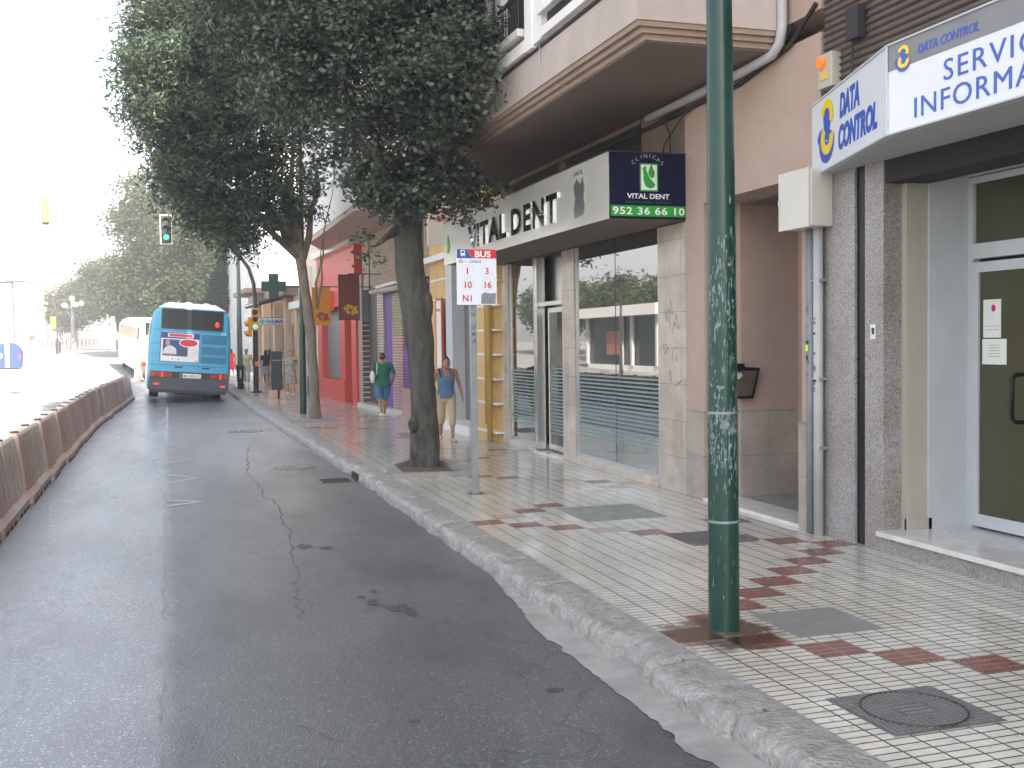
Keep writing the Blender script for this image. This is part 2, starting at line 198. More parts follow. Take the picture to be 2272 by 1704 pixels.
M = dict(granite=GR,
 conc=mat('concrete', (.27, .265, .25), .8, var=.25, vscale=2.2, bump=.4, bscale=60, dirt=.5, dcol=(.12,.11,.1)),
 kerbm=mat('kerb_stone', (.31, .30, .285), .5, var=.3, vscale=11, bump=1.2, bscale=38, dirt=.6, dcol=(.13,.12,.11)),
 pink=mat('pink_render', (.42, .315, .26), .85, var=.09, vscale=1.3, bump=.15, bscale=120, dirt=.2, dcol=(.33,.23,.18)),
 baywall=mat('rose_plaster', (.43, .37, .34), .85, var=.12, vscale=1.5, bump=.1, bscale=90, dirt=.3, dcol=(.30,.27,.24)),
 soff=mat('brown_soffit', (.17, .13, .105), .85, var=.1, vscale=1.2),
 trimbrown=mat('moulding_paint', (.30, .22, .17), .7, var=.1),
 white=mat('white_paint', (.74, .74, .73), .6, var=.06, vscale=2, dirt=.25, dcol=(.45,.43,.40)),
 stone=brickmat('travertine', (.56, .49, .42), (.49, .44, .385), (.26, .22, .19), .72, .405, .003, 0, .22),
 stoneg=brickmat('grey_travertine', (.42, .37, .32), (.37, .33, .29), (.22, .19, .17), .72, .47, .003, 0, .4),
 stoneX=brickmat('grey_travertine_side', (.42, .37, .32), (.37, .33, .29), (.22, .19, .17), .72, .47, .003, 0, .4, 'XZ'),
 black=mat('black_polish', (.008, .008, .012), .3, spec=.25),
 dark=mat('dark_void', (.018, .017, .016), .8),
 darkm=mat('dark_metal', (.035, .035, .037), .45, metal=.3),
 slat=mat('slat_bronze', (.10, .088, .08), .5, var=.2, vscale=4),
 alu=mat('aluminium', (.52, .53, .54), .32, metal=.85, var=.06),
 signface=mat('sign_sheet', (.62, .60, .54), .25, metal=.42, var=.05, vscale=.8),
 mirror=mat('mirror_letters', (.55, .57, .6), .03, metal=1),
 navy=mat('navy_panel', (.004, .005, .035), .35, spec=.2),
 lgreen=mat('logo_green', (.02, .33, .03), .4),
 wlet=mat('white_letters', (.78, .80, .82), .4),
 gtext=mat('dull_green_letters', (.03, .10, .06), .5),
 dcwhite=mat('sign_white', (.70, .72, .76), .3, var=.03, vscale=1),
 dcgrey=mat('sign_grey', (.20, .20, .21), .4, var=.1),
 dcblue=mat('sign_blue', (.035, .10, .46), .4),
 dcyel=mat('sign_yellow', (.80, .60, .02), .4),
 cream=mat('cream_wall', (.41, .395, .33), .7, var=.06, dirt=.25, dcol=(.36,.34,.26)),
 bwhite=mat('bluish_white_panel', (.50, .53, .55), .55, var=.05),
 marble=mat('marble', (.62, .60, .57), .18, var=.12, vscale=5, dirt=.4, dcol=(.40,.34,.29)),
 greenp=mat('green_paint', (.006, .040, .030), .32, var=.25, vscale=8, bump=.08, bscale=20),
 scrape=mat('scraped_paint', (.13, .19, .19), .7, var=.7, vscale=40),
 galv=mat('galvanised', (.25, .28, .30), .5, metal=.4, var=.12, vscale=8),
 bark=mat('bark', (.058, .055, .048), .95, var=.55, vscale=9, bump=2.5, bscale=16, stretch=(1, 1, .35), dirt=.6, dcol=(.11,.105,.095)),
 bark2=mat('pale_bark', (.17, .145, .12), .9, var=.35, vscale=9, bump=.8, bscale=30, stretch=(1, 1, .4)),
 leaf=mat('leaf', (.066, .090, .062), .45, spec=.6, tint=True, trans=.25),
 leaf2=mat('feathery_leaf', (.055, .088, .052), .5, tint=True, trans=.35),
 leaf3=mat('ficus_leaf', (.052, .074, .032), .9, spec=.1, tint=True, trans=.3),
 glass=mat('shop_glass', (.008, .014, .013), .015, spec=1.0, ior=2.4),
 dglass=mat('door_glass', (.062, .06, .032), .03, spec=.6, ior=1.5),
 frost=mat('frosted_film', (.20, .28, .28), .5),
 steel=mat('brushed_steel', (.55, .55, .55), .25, metal=.9),
 yellow=mat('ochre_wall', (.62, .42, .17), .75, var=.08, dirt=.2, dcol=(.42,.28,.12)),
 ochre=mat('ochre_pipe', (.45, .29, .08), .5, var=.15),
 shut=mat('roller_shutter', (.22, .215, .21), .5, metal=.3, var=.12, vscale=5, bump=.3, bscale=50),
 shutd=mat('dark_shutter', (.10, .095, .09), .5, metal=.3, var=.12, vscale=5),
 redp=mat('red_paint', (.55, .07, .05), .45, var=.1, vscale=2),
 orange=mat('orange_red_paint', (.75, .14, .06), .45, var=.08),
 purple=mat('purple_paint', (.14, .06, .30), .5, var=.1),
 orab=mat('orange_banner', (.66, .27, .03), .6, var=.06),
 brownb=mat('maroon_banner', (.16, .045, .035), .6, var=.06),
 maroon=mat('maroon_print', (.30, .06, .04), .6), gold=mat('gold_print', (.55, .33, .05), .6),
 pinkm=mat('pink_marble', (.48, .29, .24), .3, var=.2, vscale=6),
 tan=brickmat('tan_brick', (.42, .31, .21), (.36, .26, .18), (.24, .19, .15), .5, .12, .008, .5, .7),
 tilecol=brickmat('tile_column', (.62, .52, .42), (.55, .45, .36), (.13, .10, .09), .24, .07, .012, .5, .4),
 tilepink=brickmat('pink_tile_column', (.70, .30, .36), (.60, .45, .40), (.16, .12, .10), .24, .07, .012, .5, .4),
 tilegreen=brickmat('green_tile_column', (.30, .36, .10), (.45, .40, .25), (.16, .12, .10), .24, .07, .012, .5, .4),
 blueb=mat('bus_blue', (.035, .33, .56), .3, coat=.5, var=.04),
 buswhite=mat('bus_white', (.78, .79, .80), .35, var=.03),
 bumper=mat('bumper_plastic', (.055, .07, .08), .55, var=.1), bumper2=mat('lower_bumper', (.03, .032, .035), .6),
 busglass=mat('bus_glass', (.015, .026, .024), .22, spec=.3),
 tyre=mat('tyre', (.015, .015, .016), .8),
 redl=mat('red_lens', (.20, .008, .006), .3, emit=(1, .04, .02), estr=.01), redon=mat('lit_red_lens', (.6, .02, .01), .3, emit=(1, .05, .02), estr=.25),
 amber=mat('amber_lens', (.6, .12, .01), .3, emit=(1, .18, .01), estr=.16),
 greenon=mat('lit_green_lens', (.05, .5, .3), .3, emit=(.10, 1, .52), estr=.35),
 tly=mat('signal_yellow', (.62, .27, .01), .45), tlk=mat('signal_black', (.02, .02, .02), .5),
 barw=mat('dirty_white_plastic', (.40, .35, .325), .6, var=.15, vscale=5, dirt=.7, dcol=(.20,.17,.155), stretch=(1, 1, .4)),
 barr=mat('dirty_red_plastic', (.36, .265, .245), .6, var=.2, vscale=5, dirt=.8, dcol=(.23,.18,.165), stretch=(1, 1, .4)),
 bluec=mat('container_blue', (.004, .028, .16), .5), greyc=mat('container_grey', (.5, .5, .5), .5),
 palebld=mat('pale_building', (.70, .60, .50), .8, var=.06), wbld=brickmat('white_brick', (.80, .81, .82), (.76, .77, .78), (.55, .56, .58), .8, .16, .01, .5, .8, 'XZ'),
 win=mat('window_dark', (.08, .075, .09), .15),
 warm=mat('warm_facade', (.66, .46, .30), .8, var=.1, dirt=.25, dcol=(.45,.32,.22)), greyst=mat('grey_plinth', (.22, .23, .22), .7, var=.15),
 dustyp=mat('dusty_pink', (.50, .37, .32), .8, var=.1), eaves=mat('eaves_brown', (.28, .21, .18), .8),
 boxcream=mat('meter_box', (.58, .56, .50), .45, var=.04),
 paper=mat('paper', (.74, .76, .70), .7), text=mat('print_dark', (.03, .03, .03), .6),
 redtext=mat('red_print', (.55, .02, .03), .5), bluet=mat('blue_print', (.02, .07, .30), .5), paleblue=mat('sign_pale', (.70, .74, .82), .4),
 tape=mat('grey_tape', (.20, .22, .24), .6, var=.2, vscale=20), lime=mat('lime_sticker', (.45, .9, .02), .5),
 skin=mat('skin', (.50, .28, .19), .5), skin2=mat('tanned_skin', (.33, .17, .105), .5), hairb=mat('dark_hair', (.02, .014, .012), .5), hairr=mat('auburn_hair', (.11, .03, .018), .5),
 cgreen=mat('green_cotton', (.015, .135, .075), .85), cden=mat('denim', (.06, .18, .33), .85, var=.2, vscale=20), cblue=mat('slate_blue_knit', (.08, .16, .28), .85), ckhaki=mat('khaki_cotton', (.42, .34, .23), .85),
 cprint=mat('printed_cotton', (.06, .07, .06), .85, col2=(.50, .49, .44), vscale=16), cred=mat('red_cotton', (.60, .02, .03), .85), cblack=mat('black_cotton', (.02, .015, .015), .85), cyel=mat('pale_yellow_cotton', (.55, .55, .30), .85), cgrey=mat('grey_cotton', (.38, .36, .33), .85), cwhite=mat('white_leather', (.65, .65, .60), .6),
 iron=mat('cast_iron', (.19, .18, .185), .45, metal=.5, var=.25, vscale=10), soil=mat('soil_stain', (.10, .075, .06), .9, var=.3, vscale=12),
 paint=mat('road_paint', (.50, .50, .50), .7, dirt=.75, dcol=(.13,.13,.135), vscale=26),
 lampw=mat('globe_glass', (.8, .8, .8), .3), brass=mat('mailbox_wood', (.10, .07, .05), .5, var=.2), cable=mat('cable', (.02, .02, .02), .7), pvc=mat('pvc_pipe', (.42, .42, .43), .5, var=.1),
 adblue=mat('ad_blue', (.03, .07, .20), .4), adred=mat('ad_red', (.55, .03, .05), .4), adskin=mat('ad_skin', (.50, .26, .18), .5), adshirt=mat('ad_shirt', (.55, .60, .66), .5), addark=mat('ad_dark', (.06, .07, .10), .5),
 rail=mat('stone_balustrade', (.75, .70, .62), .8),
)

# ------------------------------------------------------------------ geometry helpers
BASE = {}
def pieces(par, name, mt, boxes):
    for q in boxes: (MB().box(*q) if len(q) == 6 else q[0]).build(name, mt, par)
class MB:
    def __init__(s): s.v = []; s.f = []; s.m = []; s.mats = []; s.cur = 0
    def use(s, m):
        m = M[m] if isinstance(m, str) else m
        if m not in s.mats: s.mats.append(m)
        s.cur = s.mats.index(m); return s
    def add(s, vs, fs):
        o = len(s.v); s.v += [tuple(map(float, p)) for p in vs]; s.f += [tuple(o+i for i in f) for f in fs]; s.m += [s.cur]*len(fs); return s
    def box(s, x0, x1, y0, y1, z0, z1):
        x0, x1 = sorted((x0, x1)); y0, y1 = sorted((y0, y1)); z0, z1 = sorted((z0, z1))
        return s.add([(x0,y0,z0),(x1,y0,z0),(x1,y1,z0),(x0,y1,z0),(x0,y0,z1),(x1,y0,z1),(x1,y1,z1),(x0,y1,z1)], [(0,3,2,1),(4,5,6,7),(0,1,5,4),(1,2,6,5),(2,3,7,6),(3,0,4,7)])
    def prism(s, poly, z0, z1):      # poly in xy, counter-clockwise
        n = len(poly); a = sum(poly[i][0]*poly[(i+1) % n][1]-poly[(i+1) % n][0]*poly[i][1] for i in range(n))
        if a < 0: poly = poly[::-1]
        return s.add([(x, y, z0) for x, y in poly]+[(x, y, z1) for x, y in poly], [tuple(range(n))[::-1], tuple(range(n, 2*n))]+[(i, (i+1) % n, n+(i+1) % n, n+i) for i in range(n)])
    def slab(s, poly, o, u, v, t):     # poly in the plane (u,v) at origin o, given thickness t along u x v
        o, u, v = Vector(o), Vector(u), Vector(v); n = u.cross(v).normalized()
        a = sum(poly[i][0]*poly[(i+1) % len(poly)][1]-poly[(i+1) % len(poly)][0]*poly[i][1] for i in range(len(poly)))
        if a < 0: poly = poly[::-1]
        k = len(poly); vs = [o+u*x+v*y for x, y in poly]+[o+u*x+v*y+n*t for x, y in poly]
        return s.add(vs, [tuple(range(k))[::-1], tuple(range(k, 2*k))]+[(i, (i+1) % k, k+(i+1) % k, k+i) for i in range(k)])
    def tube(s, pts, r, seg=10, caps=True):
        pts = [Vector(p) for p in pts]; n = len(pts); rs = r if isinstance(r, (list, tuple)) else [r]*n
        vs = []; fs = []; ref = Vector((0, 0, 1))
        t0 = (pts[1]-pts[0]).normalized()
        if abs(t0.dot(ref)) > .9: ref = Vector((1, 0, 0))
        a = t0.cross(ref).normalized()
        for i, p in enumerate(pts):
            t = (pts[min(i+1, n-1)]-pts[max(i-1, 0)]).normalized(); a = (a-t*a.dot(t)).normalized(); b = t.cross(a)
            for k in range(seg):
                an = 2*math.pi*k/seg; vs.append(p+(a*math.cos(an)+b*math.sin(an))*rs[i])
        for i in range(n-1):
            for k in range(seg):
                q = (k+1) % seg; fs.append((i*seg+k, i*seg+q, (i+1)*seg+q, (i+1)*seg+k))
        if caps: fs += [tuple(range(seg))[::-1], tuple((n-1)*seg+k for k in range(seg))]
        return s.add(vs, fs)
    def cyl(s, x, y, z0, z1, r, r1=None, seg=16): return s.tube([(x, y, z0), (x, y, z1)], [r, r if r1 is None else r1], seg)
    def ell(s, c, r, seg=12, rings=8):
        c = Vector(c); r = (r, r, r) if isinstance(r, (int, float)) else r; vs = [c+Vector((0, 0, -r[2]))]; fs = []
        for i in range(1, rings):
            th = math.pi*i/rings
            for k in range(seg):
                ph = 2*math.pi*k/seg; vs.append(c+Vector((r[0]*math.sin(th)*math.cos(ph), r[1]*math.sin(th)*math.sin(ph), -r[2]*math.cos(th))))
        vs.append(c+Vector((0, 0, r[2])))
        for k in range(seg): fs.append((0, 1+(k+1) % seg, 1+k))
        for i in range(rings-2):
            for k in range(seg):
                q = (k+1) % seg; a = 1+i*seg; fs.append((a+k, a+q, a+seg+q, a+seg+k))
        e = len(vs)-1; a = 1+(rings-2)*seg
        for k in range(seg): fs.append((e, a+k, a+(k+1) % seg))
        return s.add(vs, fs)
    def loft(s, rings, seg=14):    # rings: (cx,cy,cz,rx,ry)
        vs = []; fs = []
        for cx, cy, cz, rx, ry in rings:
            for k in range(seg): a = 2*math.pi*k/seg; vs.append((cx+rx*math.cos(a), cy+ry*math.sin(a), cz))
        for i in range(len(rings)-1):
            for k in range(seg):
                q = (k+1) % seg; fs.append((i*seg+k, i*seg+q, (i+1)*seg+q, (i+1)*seg+k))
        fs += [tuple(range(seg))[::-1], tuple((len(rings)-1)*seg+k for k in range(seg))]
        return s.add(vs, fs)
    def text(s, t, o, u, v, size, depth=.006, bold=0., xs=1., align='LEFT', spacing=1., shear=0, fit=None):
        cu = bpy.data.curves.new('t', 'FONT'); cu.body = t; cu.size = 1; cu.extrude = .5; cu.offset = bold; cu.align_x = align; cu.space_character = spacing; cu.resolution_u = 3; cu.shear = shear
        ob = bpy.data.objects.new('t', cu); me = ob.to_mesh()
        o, u, v = Vector(o), Vector(u).normalized(), Vector(v).normalized(); n = u.cross(v)
        if fit:
            X = [p.co.x for p in me.vertices]; Y = [p.co.y for p in me.vertices]; x0, y0 = min(X), min(Y); sx, sy = fit[0]/(max(X)-x0), fit[1]/(max(Y)-y0)
            for p in me.vertices: p.co.x = (p.co.x-x0)*sx; p.co.y = (p.co.y-y0)*sy
            size = 1; xs = 1
        vs = [o+u*(p.co.x*size*xs)+v*(p.co.y*size)+n*(p.co.z*depth+depth*.5) for p in me.vertices]; fs = [tuple(p.vertices) for p in me.polygons]
        s.add(vs, fs); ob.to_mesh_clear(); bpy.data.objects.remove(ob); bpy.data.curves.remove(cu); return s
    def build(s, name, m=None, parent=None, smooth=False, base=None, label=None):
        if m is not None:
            m = M[m] if isinstance(m, str) else m; s.mats = [m]; s.m = [0]*len(s.f)
        b = Vector(BASE.get(parent.name, (0, 0, 0))) if parent else (Vector(base) if base else Vector((0, 0, 0)))
        me = bpy.data.meshes.new(name); me.from_pydata([tuple(Vector(p)-b) for p in s.v], [], s.f)
        for k in s.mats: me.materials.append(k)
        me.polygons.foreach_set('material_index', s.m)
        if smooth: me.polygons.foreach_set('use_smooth', [True]*len(s.f))
        me.update()
        o = bpy.data.objects.new(name, me); COL.objects.link(o)
        if parent: o.parent = parent
        elif base: o.location = base
        BASE[o.name] = b
        if label: o['label'] = label
        if smooth == 'auto':
            try: me.set_sharp_from_angle(angle=R(35))
            except Exception: pass
        return o
def B(*a): return MB().box(*a)
def tag(o, label, cat, group=None):
    o['label'] = label; o['category'] = cat
    if group: o['group'] = group
    return o
def thing(name, label, cat, loc=(0, 0, 0), group=None):
    o = bpy.data.objects.new(name, None); COL.objects.link(o); o.location = loc; BASE[o.name] = tuple(loc); o.empty_display_size = .1
    return tag(o, label, cat, group)
def struct(o): o['kind'] = 'structure'; return o
def copy_tree(o, parent=None):
    c = o.copy(); COL.objects.link(c)
    if parent: c.parent = parent
    for ch in list(o.children): copy_tree(ch, c)
    return c
def bevel(o, w=.01, seg=2):
    md = o.modifiers.new('bevel', 'BEVEL'); md.width = w; md.segments = seg; md.limit_method = 'ANGLE'; md.angle_limit = R(40); return o
def lerp(x, tab):
    for (a, u), (b, v) in zip(tab, tab[1:]):
        if x <= b: return u+(v-u)*max(0, (x-a))/(b-a)
    return tab[-1][1]
def gz(y):
    t = min(1, max(0, (y-45)/80)); return 1.6*t*t*(3-2*t)
KERB = [(-30, 2.42), (14, 2.40), (22, 2.31), (28, 2.24), (35, 2.2), (42, 2.19), (60, 2.1), (75, 1.6), (140, 1)]
WALL = [(-30, 5.43), (22, 5.43), (25.2, 5.40), (29, 5.12), (34, 4.97), (40.6, 4.67), (47, 4.3), (53, 3.95), (60, 4.4)]
kx = lambda y: lerp(y, KERB); wx = lambda y: lerp(y, WALL)
def fb(mb, y0, y1, z0, z1, out=0., inn=.3):     # a block that follows the facade line
    a, b = wx(y0), wx(y1); return mb.prism([(a-out, y0), (a+inn, y0), (b+inn, y1), (b-out, y1)], z0, z1)

# ------------------------------------------------------------------ ground
def strip(name, edges, mt, zfun, ys, nx=1, kind='structure'):
    vs = []; fs = []
    for y in ys:
        x0, x1 = edges(y)
        for i in range(nx+1): vs.append((x0+(x1-x0)*i/nx, y, zfun(y)))
    for j in range(len(ys)-1):
        for i in range(nx): a = j*(nx+1)+i; fs.append((a, a+1, a+nx+2, a+nx+1))
    o = MB().add(vs, fs).build(name, mt); o['kind'] = kind; return o
ysr = list(np.arange(-30, 160, 2.))+[200, 400]
strip('ground', lambda y: (-290, 290), 'conc', lambda y: gz(y)-.165, ysr)
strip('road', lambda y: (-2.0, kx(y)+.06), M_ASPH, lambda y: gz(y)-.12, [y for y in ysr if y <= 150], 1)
strip('far_lane_road', lambda y: (-30 if y > 70 else -9.2, -2.0), mat('sunlit_pale_asphalt', (.24, .235, .225), .75, var=.12, vscale=1.2, bump=.3, bscale=90), lambda y: gz(y)-.1202, [y for y in ysr if y <= 150], 1)  # asphalt colour raised to imitate strong sunlight on this lane
# gutter: a ragged concrete channel beside the kerb
gv = []; gf = []; yy = np.arange(2.0, 8.6, .012)
for i, y in enumerate(yy):
    wdt = .20*max(0.02, min(1, (8.2-y)/1.9)) if y > 6.0 else .20
    jag = .05*mn.noise(Vector((y*1.3, 2, 0)))+.05*mn.noise(Vector((y*4.5, 5, 0)))+.022*mn.noise(Vector((y*11, 7, 0)))+.008*mn.noise(Vector((y*30, 7, 0)))
    gv += [(kx(y)-.01-wdt+jag*min(1, wdt*8), y, -.1155), (kx(y)+.06, y, -.1155)]
for i in range(len(yy)-1): gf.append((2*i, 2*i+1, 2*i+3, 2*i+2))
struct(MB().add(gv, gf).build('gutter', mat('gutter_concrete', (.30, .30, .285), .75, var=.2, vscale=4, bump=.3, bscale=50, dirt=.6, dcol=(.17,.165,.155))))
# pavement: one mesh, zigzag of red tiles in the white
CW, CH = .30, .2625
pv = MB(); rows = int((60-1.3)/CH); y0p = 5.5-16*CH
for j in range(rows):
    ya, yb = y0p+j*CH, y0p+(j+1)*CH
    k = (j-16) % 16; k = k if k <= 8 else 16-k
    n = 10
    for i in range(n):
        xa, xb = 2.72+i*CW, 2.72+(i+1)*CW
        if i == 0: pass
        pr_ = random.random(); pv.use((M_RED if pr_ > (.5 if ya > 8.3 else .05) else (M_RED2 if pr_ > .2 else M_TILE)) if i == k else M_TILE)
        if i == n-1: xb = 9
        pv.add([(xa, ya, gz(ya)), (xb, ya, gz(ya)), (xb, yb, gz(yb)), (xa, yb, gz(yb))], [(0, 1, 2, 3)])
    # strip between kerb and first tile
    pv.use('conc').add([(kx(ya)+.2, ya, gz(ya)), (2.72, ya, gz(ya)), (2.72, yb, gz(yb)), (kx(yb)+.2, yb, gz(yb))], [(0, 1, 2, 3)])
yb = y0p+rows*CH
for ya2, yb2 in ((yb, 75), (75, 130)):
    pv.use('conc').add([(kx(ya2)+.1, ya2, gz(ya2)), (20, ya2, gz(ya2)), (20, yb2, gz(yb2)), (kx(yb2)+.1, yb2, gz(yb2))], [(0, 1, 2, 3)])
pv.use(M_TILE).add([(2.6, -30, 0), (9, -30, 0), (9, y0p, 0), (2.6, y0p, 0)], [(0, 1, 2, 3)])
struct(pv.build('pavement'))
# kerb: rough worn stones
kv = []; kf = []; prof = [(-.012, -.17), (-.010, -.13), (-.008, -.09), (-.004, -.065), (.0, -.045), (.008, -.025), (.02, -.010), (.045, .003), (.075, .007), (.10, .008), (.135, .008), (.17, .008), (.24, .006), (.315, .002)]
ys = []; y = 1.5
while y < 62: ys.append(y); y += .012 if y < 9 else (.045 if y < 16 else (.15 if y < 30 else .6))
joints = [1.5]; 
while joints[-1] < 62: joints.append(joints[-1]+random.uniform(.75, 1.05))
ja = np.array(joints); joff = [random.uniform(-.014, .014) for _ in joints]; jz = [random.uniform(-.014, .006) for _ in joints]
from mathutils import noise as mn
for y in ys:
    i = int(np.searchsorted(ja, y))-1; d = min(abs(ja-y)); gap = max(0, 1-d/.024)**.4; rnd = max(0, 1-d/.09)**2
    for (px, pz) in prof:
        edge = max(0, 1-abs(px-.02)/.12)
        nz = mn.noise(Vector((px*7, y*3.2, 1)))*.034*edge+mn.noise(Vector((px*20, y*12, 5)))*.016*edge+mn.noise(Vector((px*40, y*34, 9)))*.004+rnd*.022*edge
        ch = max(0, mn.noise(Vector((3.3, y*1.9, 7)))-.12)*.20*edge
        kv.append((kx(y)+px+nz+joff[i]*edge+ch*.8, y, gz(y)+pz+(nz*.7+jz[i])*(1 if pz > -.1 else 0)*(1-max(0, (px-.1)/.22))-gap*.075*(1 if px < .26 and pz > -.1 else 0)-rnd*.012*edge-ch*.35))
P_ = len(prof)
for j in range(len(ys)-1):
    for i in range(P_-1): a = j*P_+i; kf.append((a, a+1, a+P_+1, a+P_))
struct(MB().add(kv, kf).build('kerb', 'kerbm', smooth=True))
# opposite pavement with its kerb
ob = MB().use('conc')
LK = [(-30, -9.2), (58, -9.0), (66, -9.0), (80, -11.5), (95, -16), (110, -30)]
for ya in range(-30, 110, 2):
    xa, xb = lerp(ya, LK), lerp(ya+2, LK)
    ob.add([(xa, ya, gz(ya)), (xa, ya, gz(ya)-.14), (xb, ya+2, gz(ya+2)-.14), (xb, ya+2, gz(ya+2)), (-60, ya, gz(ya)), (-60, ya+2, gz(ya+2))], [(0, 1, 2, 3), (0, 3, 5, 4)])
struct(ob.build('opposite_pavement'))
# road markings: worn little triangles along the lane line
mk = MB().use('paint')
for yc, s_ in ((13.2, .45), (15.6, 1.), (18.2, 1.), (20.6, 1.), (22.9, 1.), (25.6, .9), (28, .8)):
    x0, x1 = -.04, .38; h = .5*s_; t = .055
    for a, b in (((x0, yc-h), (x1, yc)), ((x0, yc+h), (x1, yc))):
        mk.add([(a[0], a[1]-t, -.1155), (b[0], b[1]-t*.7, -.1155), (b[0]-.02, b[1]+t*.7, -.1155), (a[0], a[1]+t, -.1155)], [(0, 1, 2, 3)])
mk.add([(-.07, 22, -.1152), (-.03, 22, -.1152), (.0, 34, -.1152), (-.05, 34, -.1152)], [(0, 1, 2, 3)])
struct(mk.build('road_marking'))

st = MB(); rs0 = random.Random(11)
def blot(mb, x, y, rx, ry, z=-.1165, n=46, seed=0):
    vs = [(x, y, z)]
    for k in range(n):
        a = 2*math.pi*k/n; q = 1+.35*mn.noise(Vector((math.cos(a)*1.5, math.sin(a)*1.5, seed)))*1.6+.25*mn.noise(Vector((math.cos(a)*5, math.sin(a)*5, seed+3)))*1.6; vs.append((x+rx*q*math.cos(a), y+ry*q*math.sin(a), z))
    mb.add(vs, [(0, 1+k, 1+(k+1) % n) for k in range(n)])
for i_, (x, y, rx, ry) in enumerate(((1.35, 7.55, .05, .07), (1.48, 7.35, .07, .10), (1.30, 7.75, .03, .04), (1.42, 7.9, .025, .05), (1.55, 7.2, .04, .12), (1.15, 9.9, .07, .10), (1.33, 9.75, .05, .09), (1.9, 5.3, .05, .04), (1.1, 5.1, .03, .02))): blot(st, x, y, rx, ry, seed=i_*7)
struct(st.build('road_stain', mat('oil_stain', (.060, .062, .065), .5, var=.4, vscale=60, bump=.5, bscale=120)))
ck = MB()
def crack(pts, w_, seed):
    P0 = []; rr_ = random.Random(seed)
    for (x0, y0), (x1, y1) in zip(pts, pts[1:]):
        for k in range(14): u = k/14; P0.append((x0+(x1-x0)*u+rr_.uniform(-.03, .03)+.08*mn.noise(Vector((0, y0+(y1-y0)*u, seed))), y0+(y1-y0)*u))
    vs = []; 
    for x, y in P0: ww = w_*rr_.uniform(.2, 1.2); vs += [(x-ww, y, -.1162), (x+ww, y, -.1162)]
    ck.add(vs, [(2*i, 2*i+1, 2*i+3, 2*i+2) for i in range(len(P0)-1)])
crack([(1.42, 20.5), (1.05, 16.0), (1.15, 12.5), (1.02, 9.4), (.88, 8.3), (.80, 7.2)], .011, 3); crack([(.50, 5.25), (.72, 4.95), (1.0, 4.85)], .005, 5)
struct(ck.build('road_crack', mat('crack_dust', (.115, .117, .12), .8, var=.4, vscale=50)))
# ------------------------------------------------------------------ covers in pavement and road
def cover(name, x0, x1, y0, y1, label, cat, mt, z=.004, kind='plain', group=None):
    t = thing(name, label, cat, ((x0+x1)/2, (y0+y1)/2, z), group)
    B(x0, x1, y0, y1, z-.02, z).build('frame', mt, t)
    cx, cy = (x0+x1)/2, (y0+y1)/2
    if kind == 'stud':
        mb = MB().use(mat('worn_stud', (.30, .29, .29), .4, metal=.5))
        for i in range(19):
            for j in range(17):
                px = x0+.03+(x1-x0-.06)*i/18; py = y0+.03+(y1-y0-.06)*j/16
                if abs(px-cx) < .09 and abs(py-cy) < .07: continue
                a = .011; bb = .0045
                if (i+j) % 2: a, bb = bb, a
                mb.box(px-a, px+a, py-bb, py+bb, z, z+.004)
        for k in range(3): mb.box(cx-.07, cx+.07, cy-.05+k*.04, cy-.035+k*.04, z, z+.005)
        mb.build('tread_pattern', None, t)
        r = MB().use(mt); pts = [(cx+.235*math.cos(a), cy+.235*math.sin(a), z+.002) for a in np.linspace(0, 2*math.pi, 49)]
        r.tube(pts, .006, 6, False).build('ring', mat('ring_dark', (.05, .05, .055), .5, metal=.4), t)
    if kind == 'grid':
        mb = MB().use(mt)
        for i in range(15): px = x0+.02+(x1-x0-.04)*i/14; mb.box(px-.004, px+.004, y0+.01, y1-.01, z, z+.005)
        for j in range(13): py = y0+.02+(y1-y0-.04)*j/12; mb.box(x0+.01, x1-.01, py-.004, py+.004, z, z+.0046)
        mb.build('tread_pattern', None, t)
    if kind == 'round':
        mb = MB().use(mt)
        for a in range(0, 360, 20):
            for rr in (.1, .19, .27): mb.cyl(cx+rr*math.cos(R(a+rr*99)), cy+rr*math.sin(R(a+rr*99)), z, z+.008, .018, seg=6)
        mb.build('tread_pattern', None, t)
    return t
cover('manhole_cover', 2.94, 3.53, 3.87, 4.39, 'studded cast iron cover with a ring, among the white tiles near the kerb', 'manhole cover', 'iron', kind='stud')
cover('concrete_cover', 3.42, 3.99, 5.35, 5.90, 'plain dark square cover set in the tiles just behind the thick green post', 'utility cover', mat('cover_concrete', (.20, .20, .19), .7, var=.15, vscale=6))
cover('grate_cover', 4.13, 4.75, 8.06, 8.64, 'grid patterned iron cover between the green post and the meter box wall', 'utility cover', 'iron', kind='grid')
cover('small_cover', 4.80, 5.18, 8.92, 9.22, 'small dark cover just outside the pink doorway', 'utility cover', 'iron', kind='grid')
cover('wide_cover', 3.75, 4.60, 9.50, 10.38, 'large pale concrete cover with worn marks in front of the dental shop window', 'utility cover', mat('cover_pale', (.24, .25, .235), .7, var=.2, vscale=5))
cover('far_cover', 4.05, 4.6, 19.3, 20.3, 'flat grey cover in the tiles near the walking woman in blue', 'utility cover', mat('cover_grey', (.22, .22, .22), .7, var=.15))
def rnd_cover(x, y, r, label):
    t = thing('road_drain_cover', label, 'drain cover', (x, y, -.118)); MB().cyl(x, y, -.13, -.113, r, seg=28).build('frame', 'iron', t)
    mb = MB()
    for a in range(0, 360, 24):
        for rr in (.3, .6, .85): mb.cyl(x+r*rr*math.cos(R(a+rr*60)), y+r*rr*math.sin(R(a+rr*60)), -.113, -.104, .02, seg=6)
    mb.build('tread_pattern', mat('worn_iron', (.3, .3, .3), .4, metal=.6), t)
rnd_cover(1.77, 16.35, .32, 'round studded drain cover in the bus lane near the kerb inlet')
rnd_cover(1.55, 23.6, .38, 'round drain cover in the bus lane beyond the tree')
